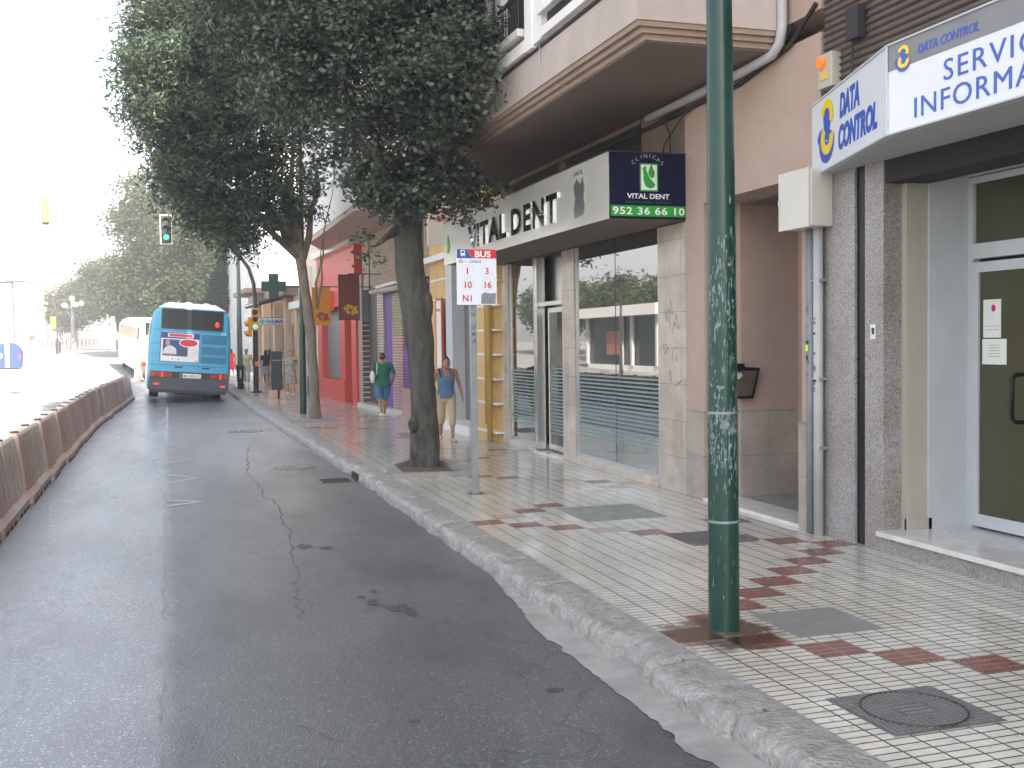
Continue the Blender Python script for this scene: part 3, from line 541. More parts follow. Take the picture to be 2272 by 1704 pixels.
g = thing('drain_grate', 'rectangular iron drain grate in the road at the kerb inlet', 'drain grate', (2.1, 14.55, -.118)); B(1.88, 2.34, 14.2, 14.75, -.13, -.1145).build('frame', 'iron', g)
mb = MB()
for k in range(8): mb.box(1.92, 2.30, 14.25+k*.06, 14.275+k*.06, -.1145, -.109)
mb.build('bar', 'darkm', g)
tag(B(2.37, 2.405, 14.35, 14.75, -.113, -.03).build('kerb_inlet', 'dark', base=(2.4, 14.5, -.1)), 'dark slot cut into the kerb as a drain inlet', 'drain inlet')
# ------------------------------------------------------------------ green post (near)
p = thing('green_post', 'thick dark green painted steel post standing near the kerb in front, full of scraped stickers', 'post', (3.11, 5.68, 0))
MB().tube([(3.11, 5.68, -.02), (3.11, 5.68, .62), (3.105, 5.68, 2.5), (3.095, 5.68, 4.6), (3.085, 5.68, 7.5)], [.092, .090, .082, .066, .05], 32).build('shaft', 'greenp', p, smooth='auto')
for z in (.64, 1.28): MB().tube([(3.11, 5.68, z), (3.11, 5.68, z+.014)], .0925, 32).build('band', 'galv', p, smooth='auto')
mb = MB()
for k in range(620):
    zc = random.choice([random.gauss(2.1, .16), random.gauss(1.05, .1), random.gauss(1.6, .25), random.uniform(.2, 2.4), random.gauss(1.22, .06)]); a0 = random.uniform(R(150), R(330)); r = .0925-.0105*(zc-.6)/1.9 if zc > .6 else .0935
    r = max(r, .07)+.0012; hw = random.uniform(.0012, .005)*random.choice([1, 1, 1.8]); hh = random.uniform(.006, .03)*random.choice([1, 1, 1.5]); da = hw/r; pts = []
    for i in range(7): an = 2*math.pi*i/7; q = random.uniform(.6, 1.2); a = a0+da*math.cos(an)*q; z = zc+hh*math.sin(an)*q; pts.append((3.108+r*math.cos(a), 5.68+r*math.sin(a), z))
    mb.add(pts, [tuple(range(7))])
for zc, a0, da, hh in ((1.22, R(250), .35, .035), (1.44, R(235), .3, .012), (1.15, R(200), .25, .02)):
    r = .0905; pts = [(3.108+r*math.cos(a0+da*math.cos(t)*random.uniform(.7, 1.1)), 5.68+r*math.sin(a0+da*math.cos(t)*random.uniform(.7, 1.1)), zc+hh*math.sin(t)*random.uniform(.7, 1.1)) for t in np.linspace(0, 2*math.pi, 14)[:-1]]
    mb.add(pts, [tuple(range(13))])
mb.build('scratch_marks', 'scrape', p)

# ------------------------------------------------------------------ bus stop sign
p = thing('bus_stop_sign', 'bus stop sign with line numbers on a square grey pole by the tree', 'bus stop sign', (3.30, 11.77, 0))
B(3.262, 3.332, 11.74, 11.80, -.02, 2.15).build('pole', 'galv', p); B(3.20, 3.40, 11.66, 11.88, .0, .006).build('base_plate', 'iron', p)
B(3.105, 3.565, 11.715, 11.735, 2.135, 2.755).build('panel', 'paleblue', p)
U, V = (1, 0, 0), (0, 0, 1); yo = 11.7145
mb = MB().use('bluet').slab([(3.105, 2.655), (3.30, 2.655), (3.24, 2.70), (3.225, 2.755), (3.105, 2.755)], (0, yo, 0), U, V, -.0)
mb.f = mb.f[:]  # flat print
mb = MB()
mb.use('bluet').slab([(3.105, 2.655), (3.30, 2.655), (3.25, 2.69), (3.235, 2.755), (3.105, 2.755)], (0, yo, 0), U, V, .001)
mb.use('redtext').slab([(3.302, 2.655), (3.565, 2.655), (3.565, 2.755), (3.237, 2.755), (3.252, 2.692)], (0, yo, 0), U, V, .001)
mb.use('wlet').text('BUS', (3.31, yo-.001, 2.669), U, V, .098, .001, .03, 1.12)
mb.slab([(3.15, 2.685), (3.20, 2.685), (3.20, 2.745), (3.15, 2.745)], (0, yo-.001, 0), U, V, .001); mb.use('bluet').slab([(3.157, 2.712), (3.193, 2.712), (3.193, 2.735), (3.157, 2.735)], (0, yo-.002, 0), U, V, .001)
mb.use('wlet').box(3.155, 3.163, yo-.002, yo-.001, 2.675, 2.69); mb.box(3.187, 3.195, yo-.002, yo-.001, 2.675, 2.69)
mb.use('bluet').text('LÍNEAS', (3.25, yo, 2.605), U, V, .042, .001, .01, 1.05)
mb.use('redtext').box(3.12, 3.22, yo-.001, yo, 2.619, 2.623); mb.tube([(3.15+.018*math.cos(a), yo-.001, 2.621+.018*math.sin(a)) for a in np.linspace(0, 6.28, 17)], .003, 5, False)
for t_, x, z in (('1', 3.225, 2.48), ('3', 3.455, 2.48), ('10', 3.225, 2.325), ('16', 3.455, 2.325), ('N1', 3.225, 2.175)): mb.use('redtext').text(t_, (x, yo, z), U, V, .10, .001, .022, 1.0, 'CENTER')
mb.build('lettering', None, p)
mb = MB()
for x, z in ((3.225, 2.515), (3.455, 2.515), (3.225, 2.36), (3.455, 2.36)): mb.tube([(x+.068*math.cos(a), yo, z+.068*math.sin(a)) for a in np.linspace(0, 6.283, 33)], .0018, 4, False)
mb.build('number_ring', mat('ring_grey', (.5, .52, .56), .6), p)
MB().slab([(3.38, 2.145), (3.55, 2.145), (3.553, 2.27), (3.50, 2.262), (3.42, 2.275), (3.385, 2.25)], (0, yo, 0), U, V, .002).build('tape_patch', 'tape', p)
mb = MB()
for z in (2.0, 1.86, 1.78, 1.70): mb.slab([(3.27, z), (3.32, z+.01), (3.32, z+.05), (3.275, z+.045)], (0, 11.74, 0), U, V, .001)
mb.build('sticker_remnant', 'scrape', p)

# ------------------------------------------------------------------ foliage tools
def leaf_mesh(name, C3, size, mt, parent, aspect=.55, droop=0., dark=(.55, 1.25), hue=.12, flat=.5, base=(0, 0, 0)):
    n = len(C3); rng = np.random
    d = rng.normal(size=(n, 3)); d[:, 2] = d[:, 2]*flat-droop; d /= np.linalg.norm(d, axis=1)[:, None]
    q = rng.normal(size=(n, 3)); q -= (q*d).sum(1)[:, None]*d; q /= np.linalg.norm(q, axis=1)[:, None]
    s = size*rng.uniform(.6, 1.25, n)[:, None]
    v = np.stack([C3-d*s*.5, C3+q*s*.5*aspect, C3+d*s*.55, C3-q*s*.5*aspect], 1).reshape(-1, 3)-np.array(base)
    me = bpy.data.meshes.new(name); me.vertices.add(4*n); me.loops.add(4*n); me.polygons.add(n)
    me.vertices.foreach_set('co', v.astype(np.float32).ravel()); me.loops.foreach_set('vertex_index', np.arange(4*n, dtype=np.int32))
    me.polygons.foreach_set('loop_start', np.arange(0, 4*n, 4, dtype=np.int32)); me.polygons.foreach_set('loop_total', np.full(n, 4, np.int32))
    me.update(); me.validate()
    ca = me.color_attributes.new('tint', 'FLOAT_COLOR', 'CORNER')
    k = rng.uniform(*dark, n); c = np.stack([k*(1+rng.uniform(-hue, hue*1.6, n)), k, k*(1+rng.uniform(-hue, hue, n)), np.ones(n)], 1)
    ca.data.foreach_set('color', np.repeat(c, 4, 0).astype(np.float32).ravel())
    me.materials.append(M[mt]); o = bpy.data.objects.new(name, me); COL.objects.link(o); o.parent = parent; return o
def clusters(ells, n, bias=.45, thr=None):
    out = []; tot = [e[1][0]*e[1][1]*e[1][2] for e in ells]; tot = np.array(tot)/sum(tot)
    while len(out) < n:
        e = ells[np.random.choice(len(ells), p=tot)]; d = np.random.normal(size=3); d /= np.linalg.norm(d); r = np.random.uniform()**bias
        p = np.array(e[0])+d*r*np.array(e[1])
        if thr and mn.noise(Vector(p*thr[0])) < thr[1]: continue
        out.append(p)
    return np.array(out)
def scatter(cl, per, rad, squash=.6):
    n = len(cl)*per; d = np.random.normal(size=(n, 3)); d[:, 2] *= squash
    return np.repeat(cl, per, 0)+d*rad*np.repeat(np.random.uniform(.6, 1.3, len(cl)), per)[:, None]
def limbs(mb, start, targets, r0, n=6, seed=1):
    rs = random.Random(seed)
    for t in targets:
        a = Vector(start); b = Vector(t); pts = []
        for i in range(n+1):
            u = i/n; q = a.lerp(b, u); q.z += math.sin(u*math.pi)*.12*(b-a).length*.5; q += Vector((rs.uniform(-1, 1), rs.uniform(-1, 1), rs.uniform(-.5, .5)))*.05*(b-a).length*(0 if i == 0 else 1)*.6; pts.append(q)
        mb.tube(pts, [r0*(1-.85*i/n) for i in range(n+1)], 7)
def knots(mb, path, radii, seg=18, seed=3, amp=.09):
    # bumpy trunk
    pts = [Vector(p) for p in path]; vs = []; fs = []; N = 46
    def ev(t, arr):
        k = t*(len(arr)-1); i = min(int(k), len(arr)-2); f = k-i; return arr[i]*(1-f)+arr[i+1]*f
    for j in range(N+1):
        t = j/N; c = ev(t, pts); r = ev(t, radii)
        for k in range(seg):
            a = 2*math.pi*k/seg; q = r*(1+amp*mn.noise(Vector((math.cos(a)*1.6, math.sin(a)*1.6, c.z*2.4+seed)))*2.2+amp*.6*mn.noise(Vector((math.cos(a)*5, math.sin(a)*5, c.z*6+seed))))
            vs.append((c.x+q*math.cos(a), c.y+q*math.sin(a), c.z))
    for j in range(N):
        for k in range(seg): q = (k+1) % seg; fs.append((j*seg+k, j*seg+q, (j+1)*seg+q, (j+1)*seg+k))
    return mb.add(vs, fs)
# ------------------------------------------------------------------ tree 1 (broad dark crown over the pavement)
T1 = thing('street_tree', 'nearest street tree, thick rough dark trunk and dense dark leafy crown reaching over the pavement', 'tree', (3.35, 14.5, 0))
mb = MB()
knots(mb, [(3.35, 14.55, -.05), (3.35, 14.55, .35), (3.35, 14.55, 1.0), (3.33, 14.55, 1.6), (3.27, 14.55, 2.1), (3.19, 14.55, 2.7), (3.17, 14.55, 3.3), (3.12, 14.5, 4.2)], [.235, .20, .178, .178, .21, .19, .205, .16])
mb.ell((3.185, 14.46, .60), (.075, .09, .11)); mb.ell((3.14, 14.40, .64), (.04, .04, .04)); mb.ell((3.40, 14.46, 2.22), (.09, .1, .22)); mb.ell((3.21, 14.46, .28), (.08, .1, .2))
limbs(mb, (3.17, 14.5, 3.3), [(2.0, 13.8, 5.2), (4.2, 14.0, 5.4), (3.9, 12.6, 5.0), (2.6, 15.8, 5.8), (3.2, 14.4, 6.8), (1.2, 14.6, 6.4), (2.4, 13.4, 4.3), (3.9, 15.6, 6.8), (2.65, 14.3, 3.0)], .10)
mb.build('trunk', 'bark', T1, smooth=True)
E1 = [((2.75, 14.6, 6.6), (2.1, 2.1, 2.7)), ((2.3, 14.0, 5.9), (1.3, 1.2, 1.3)), ((3.2, 13.1, 6.0), (.95, 1.2, 1.8)), ((1.35, 14.6, 6.7), (1.3, 1.8, 1.8)), ((3.35, 14.2, 4.6), (1.0, 1.3, .9)), ((3.6, 12.7, 5.1), (.5, .7, .8)), ((2.6, 14.4, 8.6), (2.2, 2.1, 1.6))]
cl = clusters(E1, 1050, .5, (1.1, -.42))
ex = [((2.65, 14.3, 2.95), (.33, .2, .25)), ((3.05, 14.0, 3.7), (.65, .4, .35)), ((4.0, 14.1, 3.75), (.45, .35, .22)), ((3.65, 14.0, 3.45), (.4, .3, .18)), ((2.5, 14.1, 3.95), (.35, .4, .3)), ((3.3, 14.1, 3.9), (.9, .4, .4)), ((2.75, 14.0, 3.6), (.4, .3, .25))]
cl2 = clusters(ex, 135, .5)
C1 = np.concatenate([scatter(cl, 165, .20, .5), scatter(cl2, 60, .10, .6)])
C1 = C1[~((C1[:, 0] > 3.86) & (C1[:, 2] > 4.15))]
leaf_mesh('crown', C1, .078, 'leaf', T1, .62, .15, (.6, 1.35), .12, .55, (3.35, 14.5, 0))
# tree pit rim
tp = thing('planter_kerb', 'low worn concrete rim around the foot of the thick dark trunk', 'tree pit', (3.2, 14.2, 0))
q = [(2.70, 13.45), (3.68, 13.30), (3.76, 14.72), (3.28, 15.15), (2.78, 14.5)]
for i in range(5):
    a = Vector((*q[i], 0)); b = Vector((*q[(i+1) % 5], 0)); d = (b-a).normalized(); n_ = Vector((-d.y, d.x, 0)); t_ = .075
    MB().prism([tuple((a+d*.01)[:2]), tuple((b-d*.01)[:2]), tuple((b-d*.05+n_*.13)[:2]), tuple((a+d*.05+n_*.13)[:2])], -.01, .07+random.uniform(-.01, .01)).build('rim_stone', 'conc', tp)
MB().prism([(2.85, 13.6), (3.58, 13.5), (3.6, 14.6), (3.28, 14.95), (2.92, 14.4)], -.01, .02).build('soil', 'soil', tp)
# ------------------------------------------------------------------ tree 2 (feathery, behind the green lamp post)
T2 = thing('street_tree', 'slimmer street tree with pale bare trunk and feathery drooping leaves beside the second green post', 'tree', (3.16, 24.7, 0))
mb = MB()
knots(mb, [(3.17, 24.7, -.05), (3.17, 24.7, .5), (3.14, 24.7, 1.3), (3.10, 24.7, 2.1), (3.02, 24.7, 2.8), (2.93, 24.7, 3.5), (2.8, 24.7, 4.4), (2.6, 24.7, 5.2)], [.135, .115, .11, .12, .105, .115, .14, .12], 14, 9)
limbs(mb, (2.95, 24.7, 3.6), [(1.2, 24.6, 5.8), (.2, 24.6, 6.8), (2.6, 24.5, 7.8), (1.6, 25, 8.0), (3.6, 24.8, 6.5), (.4, 24.4, 5.3), (2.3, 24.3, 4.7)], .09, seed=4)
limbs(mb, (3.25, 24.6, 2.5), [(3.45, 24.5, 4.3), (3.62, 24.6, 5.5)], .03, seed=8)
mb.build('trunk', 'bark2', T2, smooth=True)
E2 = [((1.3, 24.7, 7.3), (2.2, 2.2, 2.2)), ((.35, 24.5, 7.0), (1.2, 1.4, 1.0)), ((.75, 24.5, 5.6), (1.0, 1.2, .9)), ((2.35, 24.6, 5.1), (1.0, 1.2, 1.1)), ((1.4, 24.5, 4.6), (.9, .9, .5)), ((1.2, 24.7, 9.2), (1.9, 2, 1.6)), ((2.5, 24.5, 4.2), (.55, .6, .45)), ((.75, 24.4, 4.9), (.85, .9, .9)), ((1.35, 24.3, 4.25), (.9, .8, .6)), ((.35, 24.4, 5.5), (.6, .8, .7)), ((.0, 24.6, 7.6), (.9, 1.2, .55)), ((.15, 24.6, 6.7), (.8, 1.1, .4)), ((.3, 24.6, 8.6), (.9, 1.1, .8))]
cl = clusters(E2, 1450, .55, (1.3, -.36))
C2 = scatter(cl, 85, .22, .55)
leaf_mesh('crown', C2, .15, 'leaf2', T2, .28, .55, (.55, 1.3), .12, .6, (3.16, 24.7, 0))
tag(MB().prism([(2.5, 23.8), (3.5, 23.6), (3.6, 24.6), (3.3, 25.1), (2.8, 24.9)], -.01, .03).build('tree_pit', 'conc', base=(3.1, 24.4, 0)), 'grey concrete tree pit at the foot of the pale trunk', 'tree pit')
p = thing('green_post', 'second dark green post, slim, standing right beside the pale tree trunk', 'post', (3.19, 27.1, 0))
MB().tube([(3.19, 27.1, -.02), (3.2, 27.1, 1.6), (3.24, 27.1, 4.5), (3.25, 27.1, 7.0)], [.085, .08, .055, .04], 14).build('shaft', 'greenp', p, smooth='auto')

# ------------------------------------------------------------------ VD building (bay over the pavement, dental shop, doorway)
VB = thing('apartment_building', 'rose plastered apartment building with a projecting bay above the dental shop and pink doorway', 'building', (5.43, 13, 0))
mb = MB().use('pink')
mb.box(5.43, 5.8, 10.302, 10.73, .95, 4.35); mb.box(5.43, 5.8, 8.16, 10.302, 3.15, 4.35); mb.box(5.43, 5.8, 8.16, 8.46, .96, 3.15)
mb.box(5.8, 14, 10.35, 17.5, .0, 16); mb.box(7.4, 14, 8.16, 10.35, 0, 16)          # core
mb.box(5.8, 7.4, 8.16, 10.35, 3.15, 16); mb.box(5.43, 5.8, 8.16, 17.5, 4.55, 16)
mb.box(6.5, 7.4, 9.9, 10.35, 0, 3.15)
mb.build('wall', None, VB)
mb = MB().use('pink'); mb.box(5.8, 6.5, 10.2, 10.35, .96, 3.15); mb.build('doorway_side_wall', None, VB)
mb = MB().use('stoneX').box(5.8, 6.497, 10.203, 10.35, 0, .96); mb.box(6.498, 6.9, 9.895, 9.9, 0, .96); mb.build('doorway_wainscot', None, VB)
pieces(VB, 'stone_plinth', 'stoneg', [(5.42, 5.8, 10.305, 10.73, 0, .95), (5.39, 5.8, 8.25, 8.46, 0, .955)])
pieces(VB, 'stone_pier', 'stone', [(5.425, 5.8, 10.732, 11.42, 0, 3.0), (5.425, 5.8, 14.13, 14.62, 0, 3.0), (5.425, 5.8, 17.17, 17.5, 0, 3.0)]); pieces(VB, 'window_plinth', 'stone', [(5.40, 5.8, 11.422, 14.128, 0, .1), (5.40, 5.8, 15.86, 17.168, 0, .1)])
mb = MB().use('dark'); mb.box(5.46, 5.8, 10.735, 17.5, 3.0, 3.74); mb.box(5.62, 5.8, 11.9, 17.45, 3.74, 4.35); mb.box(5.7, 5.8, 14.62, 15.86, .02, 3.0); mb.build('dark_band', None, VB)
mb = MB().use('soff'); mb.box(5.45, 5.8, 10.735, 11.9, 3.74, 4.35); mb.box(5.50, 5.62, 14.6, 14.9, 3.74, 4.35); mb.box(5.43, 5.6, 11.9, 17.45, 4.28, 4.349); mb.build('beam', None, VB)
# bay
mb = MB().use('baywall'); mb.box(3.95, 5.43, 8.70, 17.45, 4.5, 17.5); mb.build('bay', None, VB)
mb = MB()
for z0, z1, ins in ((4.452, 4.5, .02), (4.402, 4.45, .065), (4.35, 4.40, .115)): mb.use('trimbrown').box(3.95+ins, 5.43, 8.70+ins*.7, 17.45-ins, z0, z1)
mb.build('bay_moulding', None, VB)
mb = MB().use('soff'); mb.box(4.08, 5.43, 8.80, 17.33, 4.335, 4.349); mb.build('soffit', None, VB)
mb = MB().use('white')
mb.box(3.89, 3.95, 11.02, 11.28, 4.95, 9.5); mb.box(3.87, 3.95, 11.29, 11.53, 4.92, 9.5)       # pilasters
mb.box(3.88, 3.949, 8.9, 11.015, 4.96, 5.06); mb.box(3.85, 3.949, 8.9, 11.06, 5.20, 5.26)
mb.box(3.88, 3.949, 11.56, 12.9, 4.94, 5.08); mb.box(3.87, 3.949, 12.98, 17.2, 4.94, 5.1)
mb.build('bay_trim', None, VB)
mb = MB().use('dark').box(3.935, 3.96, 8.95, 10.95, 5.061, 5.199); mb.box(3.93, 3.952, 8.9, 17.3, 4.895, 4.93); mb.box(3.93, 3.952, 11.6, 12.3, 5.1, 6.4); mb.box(3.93, 3.952, 13.0, 16.5, 5.1, 6.4); mb.build('shadow_gap', None, VB)
for y0, y1 in ((11.58, 12.30), (13.05, 14.6), (15.0, 16.5)):
    b_ = MB().use('marble'); b_.box(3.80, 3.95, y0, y1, 5.12, 5.2); bal = b_.build('balcony_sill', None, VB)
    r_ = MB().use('darkm'); r_.box(3.81, 3.84, y0, y1, 5.56, 5.60)
    for k in range(int((y1-y0)/.09)): r_.box(3.82, 3.832, y0+.03+k*.09, y0+.042+k*.09, 5.2, 5.56)
    r_.build('railing', None, bal)
for i, y0 in enumerate((9.1, )):
    w_ = MB().use('white').box(3.92, 3.95, 8.95, 10.95, 5.262, 5.34).build('window_frame', None, VB); MB().use('win').box(3.93, 3.949, 9.0, 10.9, 5.341, 6.6).build('pane', None, w_)
mb = MB().use('white').box(3.85, 3.95, 12.33, 12.55, 5.1, 9); mb.build('bay_post', None, VB)
MB().tube([(3.86, 12.82, 4.7), (3.86, 12.82, 9)], .06, 10).build('downpipe', 'pvc', VB, smooth=True)
MB().tube([(3.93, 11.2, 9), (3.93, 11.2, 4.75), (3.95, 11.12, 4.55), (4.02, 10.85, 4.42), (4.1, 10.6, 4.34)], .006, 5).build('cable', 'pvc', VB)
# downpipe on bay side + conduit run under the soffit
MB().tube([(5.36, 8.66, 16), (5.36, 8.66, 4.52), (5.345, 8.68, 4.38), (5.33, 8.78, 4.30), (5.30, 9.3, 4.26), (5.30, 11.4, 4.235)], .045, 12).build('drainpipe', 'pvc', VB, smooth=True)
mb = MB().use('cable')
mb.tube([(5.41, 8.2, 4.6), (5.40, 8.6, 4.34), (5.40, 9.5, 4.20), (5.40, 11.5, 4.18), (5.4, 14, 4.2)], .022, 6); mb.tube([(5.40, 11.2, 4.19), (5.38, 11.0, 4.0), (5.36, 10.95, 3.74)], .008, 5); mb.tube([(5.40, 10.4, 4.19), (5.38, 10.7, 4.12), (5.36, 11.1, 3.9), (5.36, 11.15, 3.74)], .008, 5)
mb.tube([(5.52, 8.69, 5.5), (5.50, 8.68, 4.75), (5.44, 8.66, 4.5), (5.40, 8.75, 4.34)], .014, 6)
mb.build('cable_bundle', None, VB)
# doorway floor, threshold
mb = MB().use('marble').box(5.40, 5.8, 8.46, 10.30, -.01, .035); mb.use('greyst').box(5.8, 7.4, 8.2, 10.2, -.01, .03); mb.build('doorway_floor', None, VB)
mb = MB().use('soff').box(5.8, 7.4, 8.17, 10.2, 3.13, 3.149); mb.build('doorway_ceiling', None, VB)
d_ = MB().use('darkm').box(7.34, 7.4, 8.5, 9.85, .03, 2.5).build('entrance_door', None, VB); MB().use('dglass').box(7.32, 7.339, 8.6, 9.75, .2, 2.3).build('pane', None, d_)
# shop windows
def shopwin(y0, y1, z0, z1, mull=None, label=None):
    f = MB().use('alu'); f.box(5.44, 5.50, y0, y1, z0, z0+.055); f.box(5.44, 5.50, y0, y0+.035, z0+.055, z1); f.box(5.44, 5.50, y1-.035, y1, z0+.055, z1)
    o = f.build('shop_window', None, VB); B(5.462, 5.475, y0+.035, y1-.035, z0+.055, z1).build('pane', 'glass', o)
    if mull: B(5.458, 5.4615, mull-.004, mull+.004, z0+.055, z1).build('glass_joint', 'darkm', o)
    s_ = MB().use('frost')
    for k in range(17):
        zz = z0+.30+k*.052; s_.box(5.4595, 5.4615, y0+.04, (mull or y1)-.01, zz, zz+.024) if not mull else [s_.box(5.4595, 5.4612, a, b, zz, zz+.024) for a, b in ((y0+.04, mull-.006), (mull+.006, y1-.04))]
    s_.build('film_stripes', None, o)
    return o
shopwin(11.43, 14.12, .1, 3.0, 12.76); shopwin(15.90, 17.16, .1, 3.0)
mb = MB().use('steel').box(5.43, 5.56, 15.74, 15.86, .05, 3.0); mb.box(5.46, 5.5, 14.64, 15.73, 2.25, 2.31); mb.box(5.66, 5.70, 14.64, 15.73, .02, 3.0); mb.build('door_frame', None, VB)
dr = MB().use('steel')
dr.box(5.58, 5.62, 14.72, 15.0, .06, .14); dr.box(5.58, 5.62, 14.66, 14.72, .06, 2.22); dr.box(5.58, 5.62, 15.60, 15.66, .06, 2.22); dr.box(5.58, 5.62, 14.72, 15.6, 2.15, 2.22); dr.box(5.58, 5.62, 15.0, 15.6, .06, .14)
dro = dr.build('shop_door', None, VB); B(5.595, 5.605, 14.72, 15.6, .14, 2.15).build('pane', mat('door_dark_glass', (.01, .014, .013), .1, spec=.3), dro)
s_ = MB()
for k in range(20): s_.box(5.590, 5.5945, 14.73, 15.59, .3+k*.052, .324+k*.052)
s_.build('film_stripes', 'frost', dro)
B(5.38, 5.66, 14.62, 15.86, -.01, .03).build('threshold', 'marble', VB)
# graffiti scribbles on stone
mb = MB()
rs = random.Random(5)
def scrib(mb, yc, zc, w_, h_, x=5.4235, n=9):
    pts = [(x, yc+rs.uniform(-w_, w_), zc+rs.uniform(-h_, h_)) for _ in range(n)]
    mb.tube(pts, .0045, 4)
for yc, zc, w_, h_ in ((11.08, 2.0, .05, .2), (11.0, 1.9, .12, .12), (11.25, 1.6, .08, .07), (11.0, 1.55, .08, .09), (10.92, 1.25, .1, .06), (11.15, 1.3, .06, .08), (11.2, 1.95, .05, .12), (17.33, 1.25, .1, .08)): scrib(mb, yc, zc, w_, h_, n=6)
mb.build('graffiti_marks', mat('faded_marker', (.26, .245, .23), .7), VB)

# ------------------------------------------------------------------ dental shop sign box
sg = thing('shop_sign_box', 'long metal sign box reading VITAL DENT with a navy end panel above the shop windows', 'shop sign', (4.97, 14.3, 3.37))
B(4.53, 5.455, 10.74, 17.84, 3.02, 3.715).build('box', 'soff', sg)
mb = MB()
for a, b in ((10.722, 13.145), (13.155, 15.555), (15.565, 17.86)): mb.box(4.512, 4.529, a, b, 3.015, 3.72)
mb.build('face_sheet', 'signface', sg)
B(4.505, 5.43, 10.70, 17.87, 3.721, 3.735).build('top_edge', 'darkm', sg)
B(4.532, 5.43, 10.72, 10.739, 3.02, 3.72).build('end_panel', 'navy', sg)
UW, VW = (0, -1, 0), (0, 0, 1)   # text on the street face reads towards the camera
mb = MB().use('mirror')
mb.text('VITAL', (4.511, 16.25, 3.15), UW, VW, .36, .02, .035, 1.5, spacing=1.14, fit=(1.98, .35)); mb.text('DENT', (4.511, 14.05, 3.15), UW, VW, .36, .02, .035, 1.62, spacing=1.17, fit=(1.82, .35))
mb.build('lettering', None, sg)
mb = MB().use('steel').slab([(.02, .0), (.30, .02), (.34, .12), (.30, .2), (.34, .32), (.28, .44), (.20, .36), (.10, .44), (.0, .36), (.05, .22), (.0, .1)], (4.511, 11.70, 3.12), UW, VW, .012); mb.text('CLINICAS', (4.511, 11.73, 3.60), UW, VW, .07, .01, .0, 1.0)
pass
mb.use('lgreen').slab([(0, 0), (.10, 0), (.16, .12), (.06, .3), (0, .22)], (4.511, 17.62, 3.2), UW, VW, .01); mb.build('emblem', None, sg)
mb = MB().use('lgreen').box(4.545, 5.42, 10.711, 10.719, 3.045, 3.16); mb.build('green_band', None, sg)
Y0 = 10.7195
mb = MB().use('wlet'); mb.text('952 36 66 10', (4.565, 10.710, 3.062), U, V, .105, .002, .02, 1.13, spacing=1.1, fit=(.845, .082))
mb.text('VITAL DENT', (4.735, Y0, 3.235), U, V, .075, .002, .02, 1.25, fit=(.50, .055)); mb.use('gtext').text('ODONTOLOGÍA Y ESTÉTICA', (4.98, Y0, 3.185), U, V, .036, .002, .0, 1.15, 'CENTER')
lab = 'CLINICAS'
for i, ch in enumerate(lab):
    a = R(128-76*i/(len(lab)-1)); c = (4.98, 3.34); rr = .335; pos = (c[0]+rr*math.cos(a)*.78, Y0, c[1]+rr*math.sin(a)); uu = (math.sin(a), 0, -math.cos(a)*.55); vv = Vector((math.cos(a)*.55, 0, math.sin(a))); uu = Vector(uu).normalized(); vv = Vector((-uu.z, 0, uu.x))
    mb.use(mat('pale_letters', (.42, .44, .48), .5)).text(ch, pos, uu, vv, .06, .002, .0, 1.1, 'CENTER')
mb.build('panel_lettering', None, sg)
mb = MB().use('lgreen').slab([(4.885, 3.315), (5.10, 3.315), (5.10, 3.615), (4.885, 3.615)], (0, Y0, 0), U, V, .002)
mb.use('wlet').slab([(4.90, 3.33), (5.085, 3.33), (5.085, 3.60), (4.90, 3.60)], (0, Y0-.002, 0), U, V, .002)
mb.use('lgreen').slab([(4.915, 3.56), (4.93, 3.50), (4.925, 3.44), (4.95, 3.37), (5.0, 3.345), (5.05, 3.36), (5.065, 3.39), (5.03, 3.43), (5.0, 3.46), (4.97, 3.52), (4.94, 3.57)], (0, Y0-.004, 0), U, V, .002)
mb.slab([(4.985, 3.50), (5.02, 3.455), (5.055, 3.47), (5.06, 3.52), (5.03, 3.58), (5.01, 3.585), (4.99, 3.54)], (0, Y0-.004, 0), U, V, .002)
mb.ell((4.945, Y0-.005, 3.565), (.017, .003, .02), 10, 6); mb.ell((5.02, Y0-.005, 3.583), (.014, .003, .016), 10, 6)
mb.build('panel_emblem', None, sg)

# ------------------------------------------------------------------ DC building
DB = thing('office_building', 'building with grey granite pillars and brown slatted upper front behind the white corner sign', 'building', (5.43, 5, 0))
pieces(DB, 'granite_pillar', 'granite', [(5.43, 5.8, 7.68, 8.13, -.01, 3.12), (5.43, 5.8, 7.30, 7.54, -.01, 3.12), (5.43, 5.8, -2, 4.2, -.01, 3.12)]); B(5.40, 5.8, 4.2, 7.3, -.01, .13).build('step_riser', 'granite', DB)
B(5.455, 5.8, 7.54, 7.68, -.01, 3.12).build('black_strip', 'black', DB)
mb = MB().use('soff'); mb.box(5.9, 14, -45, 8.14, 3.3, 22.5); mb.box(7.2, 14, -45, 8.14, 0, 3.3); mb.box(5.8, 7.2, 7.28, 8.14, 0, 3.3); mb.box(5.8, 7.2, -25, 4.2, 0, 3.3); mb.box(5.46, 5.9, -45, 8.14, 3.9, 22.5); mb.build('wall', None, DB)
mb = MB().use('dark').box(5.44, 5.8, 4.2, 7.29, 2.93, 3.12); mb.build('shutter_box', None, DB)
mb = MB().use('cream'); mb.box(5.6, 5.8, 7.24, 7.2999, .17, 2.93); mb.box(5.6, 5.83, 7.22, 7.26, .17, .26); mb.build('reveal', None, DB)
mb = MB().use('bwhite').box(5.8, 6.18, 7.22, 7.2799, .17, 3.0); mb.box(5.8, 6.2, 4.2, 7.22, 2.99, 3.1); mb.build('side_panel', None, DB)
B(5.36, 6.6, 4.2, 7.30, .13, .17).build('step_slab', 'marble', DB)
fr = MB().use('bwhite')
